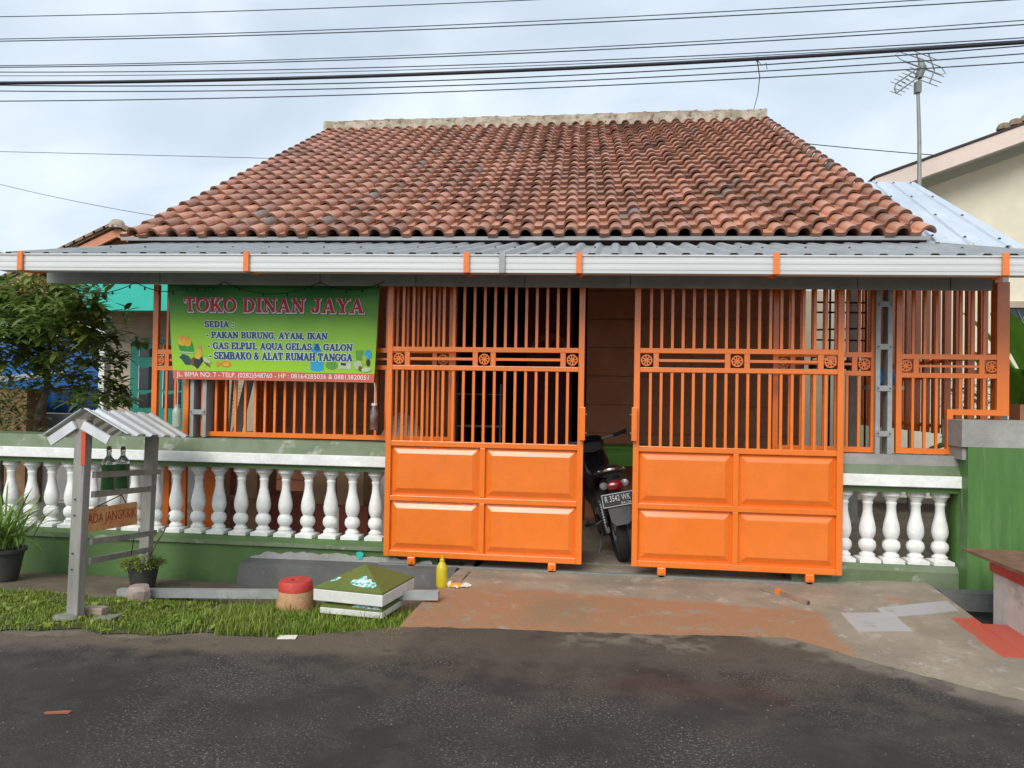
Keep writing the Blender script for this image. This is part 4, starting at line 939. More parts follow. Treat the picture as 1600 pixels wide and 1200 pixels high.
for z_ in (t1.z-.30,):
    bbox('tape', 'orange_tape', stn, t1.x+.010, t1.x+.0405, p1.y-.040, p1.y-.0355, z_, z_+.22)
for fz in (.25, .33, .52, .60):
    q_ = p1.lerp(t1, fz); MB().tube([(q_.x-.012, q_.y-.042, q_.z), (q_.x-.012, q_.y-.034, q_.z)], .006, 6).build('nail', 'screw', stn)
# roof of the stand: ridge runs back from the front post
rf0 = at(129, 641, p1.y-.06); rf1 = at(236, 648, p2.y+.06)
eR0 = at(197, 681, p1.y-.06); eR1 = at(293, 684, p2.y+.06); eL0 = at(66, 684, p1.y-.06)
dL = eL0-rf0; eL1 = rf1+dL
def rib_sheet(a0_, a1_, b0_, b1_, nrib, h_=.018, name='roof_sheet'):
    """from ridge a0-a1 to eave b0-b1 with ribs running down"""
    mb = MB(); us = [0]; hs = [h_]
    for k in range(nrib):
        c = (k+.5)/nrib; wv = .5/nrib
        us += [c-wv*.55, c-wv*.35, c+wv*.35, c+wv*.55]; hs += [h_, 0, 0, h_]
    us.append(1); hs.append(h_); n = len(us); nrm = (a1_-a0_).cross(b0_-a0_).normalized()
    if nrm.z < 0: nrm = -nrm
    vs = [a0_.lerp(a1_, u)+nrm*h for u, h in zip(us, hs)]+[b0_.lerp(b1_, u)+nrm*h for u, h in zip(us, hs)]
    vs += [p-nrm*.004 for p in vs]
    mb.add(vs, [(j, j+1, n+j+1, n+j) for j in range(n-1)]+[(2*n+j+1, 2*n+j, 3*n+j, 3*n+j+1) for j in range(n-1)]+[(n+j+1, n+j, 3*n+j, 3*n+j+1) for j in range(n-1)]+[(0, n, 3*n, 2*n), (n-1, 3*n-1, 4*n-1, 2*n-1)])
    return mb.build(name, 'galv', stn)
rib_sheet(rf0, rf1, eR0, eR1, 5); rib_sheet(rf0-Vector((.002, 0, .004)), rf1-Vector((.002, 0, .004)), eL0, eL1, 5)
for s_ in (1, -1):                            # small plank gable braces
    e_ = eR0 if s_ > 0 else eL0; a = t1+Vector((.03*s_, -.052, -.035)); d_ = (e_-rf0).normalized()
    MB().bar(a, a+d_*.21, .02, .058, (0, 0, 1)).build('gable_brace', 'galv', stn)
# bottles of green liquid standing on the rails
ra, rb_ = onpost(138, 774, 1), onpost(242, 763, 2)
def glass_bottle(px, label):
    tt_ = (px-138)/(242-138); y = p1.y+.05+(p2.y-p1.y-.05)*tt_*.92; base = at(px, 766 if px < 181 else 763, y); top = at(px, 701, y); h = top.z-base.z
    g = thing('glass_bottle', base, label, 'bottle', 'green glass bottles on the stand')
    sqp = [(.155, 0), (.165, .02), (.165, .62), (.150, .70), (.07, .80), (.055, .84), (.055, .92), (.065, .93), (.065, .97)]
    MB().lathe([(r_*h, z*h) for r_, z in sqp[:3]]+[(.165*h, .62*h)], 12, base, sq=()).build('green_liquid', 'glass_green', g, smooth=True)
    MB().lathe([(r_*h, z*h+.001) for r_, z in sqp[2:]], 12, base).build('bottle_neck', 'glass_clear', g, smooth=True)
    MB().lathe([(.05*h, .972*h), (.062*h, 1.0*h), (.04*h, 1.06*h)], 8, base).build('stopper', 'cork', g)
glass_bottle(169, 'green filled glass bottle on the stand, nearer the front post')
glass_bottle(191, 'green filled glass bottle on the stand, nearer the rear post')
# hand-lettered board hanging in the stand
ym = p1.y+.10
c = [at(134, 796, ym), at(213, 784, ym+.55), at(213, 819, ym+.55), at(133, 832, ym)]
sgn = thing('hanging_sign', (c[3]+c[2])/2, 'orange painted wooden board lettered ADA JANGKRIK hanging in the stand', 'sign')
nrm = (c[1]-c[0]).cross(c[3]-c[0]).normalized()
if nrm.y > 0: nrm = -nrm
MB().add([p+nrm*.008 for p in c]+[p-nrm*.008 for p in c], [(0, 1, 2, 3), (7, 6, 5, 4), (0, 4, 5, 1), (1, 5, 6, 2), (2, 6, 7, 3), (3, 7, 4, 0)]).build('board', 'sign_wood', sgn)
tm = textmesh('ADA JANGKRIK', .2, 'lettering', 'sign_red')
xs_ = [v.co.x for v in tm.vertices]; ys_ = [v.co.y for v in tm.vertices]; x0_, x1_, y0_, y1_ = min(xs_), max(xs_), min(ys_), max(ys_)
for v in tm.vertices:
    u = .02+.95*(v.co.x-x0_)/(x1_-x0_); q = .78-.56*(v.co.y-y0_)/(y1_-y0_)
    v.co = c[0].lerp(c[1], u).lerp(c[3].lerp(c[2], u), q)+nrm*.0105-WL[sgn.name]
o = bpy.data.objects.new('lettering', tm); col.objects.link(o); place(o, WL[sgn.name], sgn)
kt = ra.lerp(rb_, .42)
for cc in (c[0].lerp(c[1], .15), c[0].lerp(c[1], .78)): MB().tube([kt+Vector((.012, 0, -.02)), cc], .004, 5).build('tie', 'wire', sgn)
for px, (ya_, yb_) in ((199, (838, 864)),):
    t_ = .62; a = onpost(134, 849, 1).lerp(onpost(243, 832, 2), t_); b_ = onpost(131, 879, 1).lerp(onpost(236, 858, 2), t_); MB().tube([a+Vector((.016, 0, .02)), b_+Vector((.016, 0, -.02))], .004, 5).build('wire_tie', 'wire', stn)

# ================================================================== SMALL THINGS ON THE GROUND
def rock(name, c_, rx, ry, rz, m_, label, cat, seed, flat=.0):
    r_ = random.Random(seed); mb = MB(); n, k = 10, 6; vs = []
    jit = [[1+r_.uniform(-.16, .16) for _ in range(n)] for _ in range(k)]
    for i in range(k):
        ph = math.pi*(.04+.92*i/(k-1)); 
        for j in range(n):
            a = 2*math.pi*j/n; s_ = math.sin(ph)**.6*jit[i][j]
            vs.append((c_.x+rx*s_*math.cos(a), c_.y+ry*s_*math.sin(a), c_.z+rz*.9+rz*max(-.9, min(.8, math.cos(ph)*1.15))))
    mb.add(vs, [(i*n+(j+1) % n, i*n+j, (i+1)*n+j, (i+1)*n+(j+1) % n) for i in range(k-1) for j in range(n)]+[tuple(range(n)), tuple((k-1)*n+j for j in range(n-1, -1, -1))])
    return tag(mb.build(name, m_, smooth=30), label, cat)
q = vg(211, 940); rock('stone', q-Vector((0, -.05, .01)), .085, .07, .07, 'stone_pink', 'pale pinkish rock at the foot of the rear post of the stand', 'rock', 3)
q = vg(100, 969); rock('stone', q, .085, .05, .02, 'stone_grey', 'flat grey stone left of the front post of the stand', 'rock', 5)
q = vg(147, 962); q.z += .0
tag(MB().box(q.x-.075, q.x+.075, q.y-.03, q.y+.05, q.z-.01, q.z+.058).build('brick', 'brick', bevel=.008), 'weathered broken brick right of the front post of the stand', 'brick')
q = vg(160, 968); mb = MB(); mb.add([(q.x-.07, q.y-.03, q.z), (q.x+.08, q.y-.035, q.z+.004), (q.x+.105, q.y+.06, q.z+.018), (q.x-.05, q.y+.04, q.z)]+[(q.x-.07, q.y-.03, q.z+.012), (q.x+.08, q.y-.035, q.z+.016), (q.x+.105, q.y+.06, q.z+.03), (q.x-.05, q.y+.04, q.z+.012)], [(0, 1, 5, 4), (1, 2, 6, 5), (2, 3, 7, 6), (3, 0, 4, 7), (4, 5, 6, 7), (3, 2, 1, 0)])
tag(mb.build('slate', 'stone_grey'), 'thin grey slate lying in front of the brick by the stand', 'slate')
# long grey steel beam lying along the edge of the verge
a = vg(186, 932); b_ = gz(686, 927, .085)
MBm = MB(); dv_ = (b_-a).normalized(); sd_ = Vector((-dv_.y, dv_.x, 0)).normalized()
pr = [(-.03, 0), (.03, 0), (.03, .045), (.024, .045), (.024, .006), (-.024, .006), (-.024, .045), (-.03, .045)]
a = Vector((a.x, a.y, vz(a.y)-.0)); b_ = Vector((b_.x, b_.y, .042))
vs = [p+sd_*x+Vector((0, 0, z)) for p in (a, b_) for x, z in [(-.03, 0), (-.03, .06), (.03, .06), (.03, 0)]]
MBm.add(vs, [(0, 1, 5, 4), (1, 2, 6, 5), (2, 3, 7, 6), (3, 0, 4, 7), (3, 2, 1, 0), (4, 5, 6, 7)])
tag(MBm.build('steel_beam', 'grey_steel'), 'long grey steel beam lying across the verge under the stacked caps', 'beam')
# concrete bollard stub with red top
q = vg(455, 958); q.y += .07; q.z = vz(q.y)-.01
g = thing('bollard_stub', q, 'squat tapered concrete stub with red painted top on the grass', 'bollard')
MB().lathe([(.142, 0), (.138, .04), (.122, .155), (.120, .165)], 20, q).build('body', 'cone_body', g, smooth=True)
MB().lathe([(.1215, .1655), (.121, .18), (.116, .225), (.108, .235), (.034, .236), (.030, .215), (.001, .213)], 20, q).build('red_top', 'red_paint', g, smooth=True)
MB().lathe([(.030, .2145), (.029, .2165)], 12, q).build('hole', 'screw', g)
# two pillar caps stacked
def pillar_cap(c_, s_, hb, hp, rot, label, chips):
    g = thing('pillar_cap', c_, label, 'pillar cap', 'stacked pillar caps')
    Mr = Matrix.Translation(c_) @ Matrix.Rotation(rot, 4, 'Z')
    MB().box(-s_, s_, -s_, s_, 0, hb).xf(Mr).build('slab', 'cap_white', g, bevel=.005)
    e_ = s_*.985; MB().add([(-e_, -e_, hb+.001), (e_, -e_, hb+.001), (e_, e_, hb+.001), (-e_, e_, hb+.001), (-e_, -e_, hb+.013), (e_, -e_, hb+.013), (e_, e_, hb+.013), (-e_, e_, hb+.013), (0, 0, hb+hp)],
           [(0, 1, 5, 4), (1, 2, 6, 5), (2, 3, 7, 6), (3, 0, 4, 7), (4, 5, 8), (5, 6, 8), (6, 7, 8), (7, 4, 8)]).xf(Mr).build('pyramid_top', 'cap_green', g)
    for pts in chips:
        n_ = len(pts); mb = MB(); zz = lambda x, y: hb+.013+(hp-.013)*(1-max(abs(x), abs(y))/e_)+.0025
        mb.add([(x, y, zz(x, y)) for x, y in pts], [tuple(range(n_))]); mb.xf(Mr).build('paint_chip', 'paint_chip', g)
    return g
q = vg(570, 955); base = Vector((at(572, 900, -1.02).x, -1.02, vz(-1.02)+.0))
r_ = random.Random(2)
chip1 = [[(-.02, -.20), (.03, -.215), (.10, -.225), (.17, -.222), (.185, -.20), (.165, -.172), (.14, -.175), (.12, -.145), (.09, -.15), (.07, -.118), (.04, -.13), (.02, -.155), (-.01, -.165)], [(-.17, -.20), (-.13, -.185), (-.105, -.155), (-.125, -.15), (-.16, -.175)]]
lowz = .055
pillar_cap(base+Vector((.0, -.0, lowz)), .232, .042, .105, R(-7), 'lower concrete pillar cap of the stack, flaking green and turquoise paint', [[(.0, -.224), (.21, -.226), (.215, -.19), (.16, -.185), (.10, -.195), (.03, -.19)]])
chL = MB(); 
pillar_cap(base+Vector((-.01, .02, lowz+.085)), .262, .078, .140, R(-9), 'upper concrete pillar cap of the stack, white edge and green pyramid top', chip1)
bbox('support_block', 'brick', None, base.x-.16, base.x+.14, base.y-.12, base.y+.14, vz(-1.02)-.02, base.z+lowz, label='rough block under the stacked pillar caps', cat='block')
# yellow bottle, glove, rag
q = gz(690, 915, .045); q.z = apz(q.x, q.y)
yb = thing('paint_bottle', q, 'yellow plastic squeeze bottle standing on the apron by the left gate', 'bottle')
MB().lathe([(.040, 0), (.043, .01), (.043, .135), (.038, .155), (.020, .185), (.016, .19)], 16, q).build('bottle_body', 'yellow_plastic', yb, smooth=True)
MB().lathe([(.018, .1905), (.018, .205), (.009, .212), (.006, .235)], 12, q).build('nozzle', 'yellow_plastic', yb, smooth=True)
q = gz(713, 915, .045); q.z = apz(q.x, q.y)
gl = thing('work_glove', q, 'white work glove with orange palm lying on the apron', 'glove')
mb = MB(); mb.lathe([(.045, 0), (.052, .006), (.046, .018), (.02, .026)], 12, (0, 0, 0)); mb.xf(Matrix.Translation(q) @ Matrix.Diagonal((1.25, .9, 1, 1))); mb.build('palm', 'glove_orange', gl, smooth=True)
for k, (dx, dy, ln) in enumerate(((.05, .028, .055), (.056, .010, .065), (.056, -.010, .062), (.048, -.028, .05), (-.005, -.045, .045))):
    d_ = Vector((1, dy*4 if k < 4 else -1.0, 0)).normalized(); a = q+Vector((dx*.9, dy, .011))
    MB().tube([a, a+d_*ln*.5+Vector((0, 0, .006)), a+d_*ln+Vector((0, 0, -.002))], [.009, .0095, .006], 7).build('finger', 'glove_white', gl, smooth=True)
MB().tube([q+Vector((-.035, 0, .012)), q+Vector((-.085, .008, .010))], [.030, .026], 9).build('cuff', 'glove_white', gl, smooth=True)
# offcut of square tube with orange end, bent wire
a = gz(1221, 929, .05); b_ = gz(1263, 943, .05); a.z = apz(a.x, a.y)+.016; b_.z = apz(b_.x, b_.y)+.016
tb = thing('tube_offcut', (a+b_)/2-Vector((0, 0, .014)), 'short rusty square tube with an orange end on the apron', 'tube')
MB().bar(a, b_, .030, .030).build('tube', 'rust_tube', tb); d_ = (b_-a).normalized(); MB().bar(b_+d_*.0005, b_+d_*.002, .022, .022).build('bore', 'screw', tb)
MB().bar(a-d_*.05, a-d_*.001, .034, .033).build('orange_end', 'orange', tb)
q = gz(1203, 924, .05); z_ = apz(q.x, q.y)+.004
tag(MB().tube([(q.x-.06, q.y+.06, z_), (q.x-.05, q.y, z_+.004), (q.x, q.y-.045, z_), (q.x+.06, q.y-.05, z_)], .003, 5).build('wire_scrap', 'dark_steel'), 'bent scrap of thin wire beside the rusty tube', 'wire')
q = gz(449, 997, .0); mb = MB(); mb.box(-.055, .055, -.035, .035, 0, .004).xf(Matrix.Translation(q+Vector((0, 0, .004))) @ Matrix.Rotation(.2, 4, 'Z'))
tag(mb.build('card', 'paper'), 'small white card lying at the edge of the road', 'card')
q = gz(91, 1115, .0); mb = MB(); mb.slab([(-.055, -.008), (.05, -.012), (.058, .004), (.03, .011), (-.05, .009), (-.06, 0)], 0, .007).xf(Matrix.Translation(q+Vector((0, 0, .002))) @ Matrix.Rotation(.3, 4, 'Z'))
tag(mb.build('wood_chip', 'chip_red'), 'reddish brown splinter lying on the asphalt', 'splinter')
# white concrete box with red rim at the right edge
bxg = thing('trough', (3.0, -.9, -.2), 'white concrete trough with red rim and brown board lid at the right edge', 'trough')
X0 = 2.60; zt = at(1549, 893, -.60).z
MB().box(X0, 3.5, -1.35, -.60, -.28, zt).build('body', 'box_white', bxg, bevel=.015)
MB().box(X0-.018, 3.52, -1.37, -.585, zt+.001, zt+.105).build('rim', 'red_paint', bxg, bevel=.010)
mb = MB(); mb.add([(X0-.10, -1.40, zt+.107), (3.54, -1.40, zt+.107), (3.54, -.50, zt+.107), (X0-.13, -.44, zt+.107)]+[(X0-.10, -1.40, zt+.13), (3.54, -1.40, zt+.132), (3.54, -.50, zt+.13), (X0-.13, -.44, zt+.125)], [(3, 2, 1, 0), (4, 5, 6, 7), (0, 1, 5, 4), (1, 2, 6, 5), (2, 3, 7, 6), (3, 0, 4, 7)])
mb.build('board_lid', 'rust_wood', bxg)

# ================================================================== MOTORCYCLE
Pr = gz(974, 876, .062); Pr.z = .062
tgt = at(950, 672, Pr.y+1.02)
hd = math.atan2(-(tgt.x-Pr.x), tgt.y-Pr.y)                 # heading: away from the street and to the left
LEAN = R(11)
bike = thing('motorcycle', Pr, 'black underbone motorcycle seen from behind in the gap between the gates', 'motorcycle')
Mb = Matrix.Translation(Pr) @ Matrix.Rotation(hd, 4, 'Z') @ Matrix.Rotation(-LEAN, 4, 'Y')     # local: y forward, x right, z up
def bk_(mb, name, m_, parent=None, **k): mb.xf(Mb); return mb.build(name, m_, parent or bike, **k)
def wheel(yc, name, r=.285, wd=.042):
    n = 28; prof_ = [(-.6, .80), (-.95, .88), (-.9, .95), (-.5, .99), (0, 1.0), (.5, .99), (.9, .95), (.95, .88), (.6, .80)]
    mb = MB(); k = len(prof_); vs = [(a*wd, yc+r*s_*math.cos(2*math.pi*j/n), r+r*s_*math.sin(2*math.pi*j/n)) for j in range(n) for a, s_ in prof_]
    mb.add(vs, [(j*k+i, ((j+1) % n)*k+i, ((j+1) % n)*k+(i+1) % k, j*k+(i+1) % k) for j in range(n) for i in range(k)])
    ty = bk_(mb, 'tyre', 'rubber', smooth=True)
    mb = MB(); mb.tube([(-.035, yc, r), (.035, yc, r)], .055, 14)
    for j in range(6):
        a = j*math.pi/3; mb.bar((0, yc+.04*math.cos(a), r+.04*math.sin(a)), (0, yc+r*.78*math.cos(a), r+r*.78*math.sin(a)), .024, .03, (1, 0, 0))
    vs = [(s_*.026, yc+r*q_*math.cos(2*math.pi*j/n), r+r*q_*math.sin(2*math.pi*j/n)) for j in range(n) for s_, q_ in ((-1, .81), (1, .81), (1, .74), (-1, .74))]
    mb.add(vs, [(j*4+i, ((j+1) % n)*4+i, ((j+1) % n)*4+(i+1) % 4, j*4+(i+1) % 4) for j in range(n) for i in range(4)])
    bk_(mb, 'rim', 'alloy', ty); ty.name = name
wheel(0, 'rear_wheel', wd=.052); wheel(1.24, 'front_wheel')
# rear mudguard and hanging flap
mb = MB(); vs = []
for j, a in enumerate(np.linspace(R(35), R(165), 10)):
    for x in (-.06, -.045, .045, .06): vs.append((x, -.325*math.cos(math.pi-a)*1.0, .285+.33*math.sin(a)-(0.02 if abs(x) > .05 else 0)))
mb.add(vs, [(j*4+i, j*4+i+1, (j+1)*4+i+1, (j+1)*4+i) for j in range(9) for i in range(3)]); bk_(mb, 'rear_mudguard', 'black_plastic', smooth=True)
mb = MB(); mb.add([(-.10, -.335, .60), (.10, -.335, .60), (.085, -.375, .42), (.05, -.385, .385), (-.05, -.385, .385), (-.085, -.375, .42)]+[(-.10, -.325, .60), (.10, -.325, .60), (.085, -.365, .42), (.05, -.375, .385), (-.05, -.375, .385), (-.085, -.365, .42)],
   [(0, 1, 2, 5), (5, 2, 3, 4), (7, 6, 11, 8), (8, 11, 10, 9)]+[(i, (i+1) % 6, (i+1) % 6+6, i+6) for i in range(6)]); bk_(mb, 'mud_flap', 'flap_grey')
# tail, seat, grab rail
def loft(secs, m_, name, nseg=12, parent=None):
    """sections (y, half width, z low, z high)"""
    mb = MB(); vs = []
    for y, hw, z0, z1 in secs:
        for k in range(nseg):
            a = 2*math.pi*k/nseg; c_, s_ = math.cos(a), math.sin(a)
            vs.append((hw*math.copysign(abs(c_)**.7, c_), y, (z0+z1)/2+(z1-z0)/2*math.copysign(abs(s_)**.7, s_)))
    n = len(secs)
    mb.add(vs, [(i*nseg+k, (i+1)*nseg+k, (i+1)*nseg+(k+1) % nseg, i*nseg+(k+1) % nseg) for i in range(n-1) for k in range(nseg)]+[tuple(range(nseg)), tuple((n-1)*nseg+k for k in range(nseg-1, -1, -1))])
    return bk_(mb, name, m_, parent, smooth=45)
loft([(-.30, .055, .70, .76), (-.22, .085, .62, .79), (.0, .12, .52, .78), (.3, .13, .42, .76), (.55, .10, .40, .70)], 'black_paint', 'tail_body')
loft([(-.25, .08, .775, .80), (-.15, .115, .76, .835), (.1, .125, .76, .835), (.25, .12, .74, .80), (.45, .10, .72, .79), (.6, .05, .70, .77)], 'black_plastic', 'seat')
mb = MB(); mb.tube([(-.125, -.02, .80), (-.13, -.16, .815), (-.105, -.28, .835), (-.05, -.325, .845), (.05, -.325, .845), (.105, -.28, .835), (.13, -.16, .815), (.125, -.02, .80)], .013, 8); bk_(mb, 'grab_rail', 'chrome', smooth=True)
mb = MB(); mb.lathe([(.001, 0), (.07, .004), (.068, .02), (.045, .034), (.001, .04)], 16); mb.xf(Matrix.Translation((0, -.30, .705)) @ Matrix.Rotation(R(80), 4, 'X') @ Matrix.Diagonal((1.0, .62, 1, 1))); tl = bk_(mb, 'tail_light', 'red_lens', smooth=True)
for s_ in (-1, 1):
    mb = MB(); mb.lathe([(.001, 0), (.045, .003), (.04, .016), (.001, .024)], 12); mb.xf(Matrix.Translation((s_*.092, -.275, .71)) @ Matrix.Rotation(R(80), 4, 'X') @ Matrix.Rotation(s_*R(-18), 4, 'Y') @ Matrix.Diagonal((.8, .75, 1, 1))); bk_(mb, 'turn_signal', 'clear_lens', smooth=True)
    mb = MB(); mb.tube([(s_*.095, .02, .28), (s_*.105, .08, .60)], .014, 8)
    for k in range(9): mb.tube([(s_*.095+s_*.01*k/9*.9, .03+.055*k/9, .34+.2*k/9), (s_*.096+s_*.01*k/9, .035+.055*k/9, .352+.2*k/9)], .028, 10)
    bk_(mb, 'shock_absorber', 'alloy', smooth=True)
    mb = MB(); mb.bar((s_*.085, 0, .285), (s_*.09, .42, .31), .03, .045); bk_(mb, 'swing_arm', 'dark_steel')
    mb = MB(); mb.tube([(s_*.10, .32, .30), (s_*.25, .32, .30)], .014, 8); bk_(mb, 'foot_peg', 'rubber')
    mb = MB(); mb.tube([(s_*.06, 1.24, .285), (s_*.065, 1.10, .66)], .018, 8); bk_(mb, 'fork_leg', 'alloy')
mb = MB(); mb.tube([(.13, .55, .22), (.14, .2, .24), (.145, .05, .28), (.15, -.12, .33), (.15, -.26, .36)], [.018, .02, .038, .042, .036], 12); bk_(mb, 'muffler', 'alloy', smooth=True)
mb = MB(); mb.box(-.10, .10, .38, .66, .17, .40); bk_(mb, 'engine', 'dark_steel', bevel=.03)
mb = MB(); mb.tube([(-.09, .45, .18), (-.17, .34, .01), (-.19, .28, .0)], .010, 7); bk_(mb, 'side_stand', 'dark_steel')
loft([(.62, .06, .34, .70), (.80, .13, .30, .78), (.92, .16, .34, .92), (1.02, .14, .55, .98), (1.12, .08, .66, .92)], 'black_paint', 'leg_shield')
loft([(.86, .10, .90, 1.00), (.96, .14, .90, 1.06), (1.06, .10, .88, 1.03), (1.12, .04, .90, .98)], 'black_plastic', 'handlebar_cover')
mb = MB(); mb.tube([(-.34, .86, 1.05), (-.22, .92, 1.02), (0, .96, 1.0), (.22, .92, 1.02), (.34, .86, 1.05)], .013, 8); hb = bk_(mb, 'handlebar', 'dark_steel', smooth=True)
for s_ in (-1, 1):
    mb = MB(); mb.tube([(s_*.24, .905, 1.025), (s_*.36, .85, 1.055)], .019, 10); bk_(mb, 'grip', 'rubber', hb, smooth=True)
    mb = MB(); mb.tube([(s_*.22, .95, 1.03), (s_*.34, .93, 1.045)], .006, 6); bk_(mb, 'lever', 'alloy', hb)
mb = MB(); vs = []
for a in np.linspace(R(20), R(160), 8):
    for x in (-.055, .055): vs.append((x, 1.24+.32*math.cos(a), .285+.32*math.sin(a)))
mb.add(vs, [(2*j, 2*j+1, 2*j+3, 2*j+2) for j in range(7)]); bk_(mb, 'front_mudguard', 'black_paint', smooth=True)
mb = MB(); mb.box(-.125, -.095, .05, .50, .25, .36); bk_(mb, 'chain_case', 'black_plastic', bevel=.02)
mb = MB(); mb.tube([(-.10, .12, .36), (-.17, .10, .33), (-.235, .06, .32)], .012, 7); bk_(mb, 'passenger_peg', 'alloy')
mb = MB(); mb.tube([(-.11, .50, .24), (-.17, .46, .26), (-.19, .62, .25), (-.19, .66, .27)], .009, 7); bk_(mb, 'gear_lever', 'chrome')
mb = MB(); mb.box(-.09, .09, .08, .30, .38, .54); bk_(mb, 'battery_box', 'black_plastic', bevel=.02)
# number plate
def platept(x, z, o): return (x, -.352-o-.05*(.62-z), z)
mb = MB(); mb.add([platept(x, z, o) for o in (0, .004) for x, z in ((-.1375, .535), (.1375, .535), (.1375, .655), (-.1375, .655))], [(4, 5, 6, 7), (3, 2, 1, 0), (0, 1, 5, 4), (1, 2, 6, 5), (2, 3, 7, 6), (3, 0, 4, 7)]); plt_ = bk_(mb, 'number_plate', 'plate_black')
mb = MB()
for x0_, x1_, z0_, z1_ in ((-.132, .132, .644, .649), (-.132, .132, .541, .546), (-.132, -.127, .546, .644), (.127, .132, .546, .644)):
    mb.add([platept(x, z, .0055) for x, z in ((x0_, z0_), (x1_, z0_), (x1_, z1_), (x0_, z1_))], [(0, 1, 2, 3)])
bk_(mb, 'plate_border', 'plate_white', plt_)
for txt, wid, hh, cx_, cz_ in (('R 3542 WK', .215, .05, 0, .608), ('04-26', .085, .022, .065, .562)):
    tm = textmesh(txt, .1, 'lettering', 'plate_white'); xs_ = [v.co.x for v in tm.vertices]; ys_ = [v.co.y for v in tm.vertices]
    for v in tm.vertices:
        x = cx_+wid*((v.co.x-min(xs_))/(max(xs_)-min(xs_))-.5); z = cz_+hh*((v.co.y-min(ys_))/(max(ys_)-min(ys_))-.5); v.co = (Mb @ Vector(platept(x, z, .006)))-WL[plt_.name]
    o = bpy.data.objects.new('lettering', tm); col.objects.link(o); place(o, WL[plt_.name], plt_)

# ================================================================== THINGS IN THE YARD
tx0, tx1 = at(944, 700, 2.25).x, at(1010, 700, 2.25).x+.7
tbz = at(960, 697, 2.2).z
tbl = thing('table', ((tx0+tx1)/2, 2.4, .062), 'bright green wooden table against the house wall behind the motorcycle', 'table')
bbox('table_top', 'green_bright', tbl, tx0, tx1, 2.12, 2.64, tbz-.03, tbz)
bbox('apron_board', 'green_bright', tbl, tx0+.02, tx1-.02, 2.14, 2.165, tbz-.21, tbz-.031)
for x in (tx0+.02, tx1-.08):
    for y in (2.14, 2.56): bbox('leg', 'green_bright', tbl, x, x+.06, y+.027, y+.08, .062, tbz-.0315)
def carton(x, y, z, sx, sy, sz, rz, m_, label):
    c_ = Vector((x, y, z)); g = thing('carton', c_, label, 'box', 'cartons stacked behind the balusters'); Mr = Matrix.Translation(c_) @ Matrix.Rotation(rz, 4, 'Z')
    MB().box(-sx/2, sx/2, -sy/2, sy/2, 0, sz).xf(Mr).build('body', m_, g); MB().box(-.03, .03, -sy/2-.002, -sy/2-.0005, .02, sz-.02).xf(Mr).build('tape', 'paper' if m_ == 'cardboard_red' else 'cardboard_red', g)
for i, (px, wd, z, h, y, m_, lb) in enumerate(((380, .55, .062, .40, .9, 'cardboard', 'brown carton on the floor behind the balusters, leftmost of the cartons'), (380, .5, .463, .34, .92, 'cardboard', 'brown carton on top of the leftmost carton'),
      (455, .5, .062, .42, 1.0, 'cardboard_red', 'dark red carton on the floor beside the leftmost brown carton'), (535, .62, .062, .36, .95, 'cardboard_red', 'wide dark red carton on the floor near the left gate'), (535, .6, .423, .40, .97, 'cardboard', 'tan carton on top of the wide dark red carton'))):
    carton(at(px, 780, y).x, y, z, wd, .4, h, random.uniform(-.08, .08), m_, lb)
# orange framed panel leaning behind the left balusters
lp = thing('leaning_panel', (at(295, 800, .75).x, .75, .062), 'orange metal panel frame leaning behind the left balusters', 'panel')
xq0, xq1 = at(250, 800, .7).x, at(326, 800, .7).x
for x in (xq0, xq0+.15, xq0+.32): bbox('upright', 'orange', lp, x, x+.06, .50, .535, .0625, 1.0)
bbox('sheet', 'orange', lp, xq1, xq1+.16, .51, .53, .0625, 1.0); bbox('bottom_rail', 'orange', lp, xq0, xq1, .49, .499, .10, .16)
# cloth heap and bin behind the left gate bars
c_ = Vector((at(628, 690, 1.1).x, 1.1, .062)); sk = MB(); sk.lathe([(.24, 0), (.26, .1), (.25, .7), (.22, 1.0), (.12, 1.18), (.02, 1.25)], 14, c_); tag(sk.build('feed_sack', 'cloth_white', smooth=True), 'pale sack standing behind the bars of the left gate', 'sack')
shf = thing('wire_cage', (at(755, 640, 2.0).x, 2.0, .062), 'dark wire cage rack standing inside the left gate', 'rack')
sx0, sx1 = at(716, 640, 2.0).x, at(785, 640, 2.0).x
for x in (sx0, sx1): 
    for y in (1.85, 2.2): MB().tube([(x, y, .062), (x, y, at(750, 600, 2).z)], .010, 6).build('upright', 'dark_steel', shf)
for z in (.4, .8, 1.15, 1.5):
    wm = MB()
    for k in range(9): wm.bar((sx0+(sx1-sx0)*k/8, 1.85, z), (sx0+(sx1-sx0)*k/8, 2.2, z), .006, .006)
    for y in (1.85, 2.2): wm.bar((sx0, y, z), (sx1, y, z), .008, .008)
    wm.build('wire_shelf', 'grey_steel', shf)
# right hand passage: white post, dark shelving frame, far cream wall
wp = bbox('pipe_post', 'box_white', None, at(1333, 600, 3.2).x-.05, at(1333, 600, 3.2).x+.05, 3.15, 3.25, .062, 2.9, label='white post beyond the right grille near the side fence', cat='post')
rk = thing('cage_rack', (at(1300, 600, 2.9).x, 2.9, .062), 'dark metal rack of cages behind the right grille', 'rack')
rx0, rx1 = at(1268, 600, 2.9).x, at(1352, 600, 2.9).x
for x in np.linspace(rx0, rx1, 4): MB().tube([(x, 2.9, .062), (x, 2.9, 2.9)], .012, 6).build('upright', 'black_plastic', rk)
for z in (1.95, 2.0, 2.18, 2.32, 2.5, 2.62, 2.8): MB().bar((rx0, 2.89, z+random.uniform(-.02, .02)), (rx1, 2.89, z+random.uniform(-.02, .02)), .02, .02).build('rail', 'black_plastic', rk)
bbox('shelf', 'dark_wood', rk, rx0, rx1, 2.75, 3.05, 1.86, 1.94)
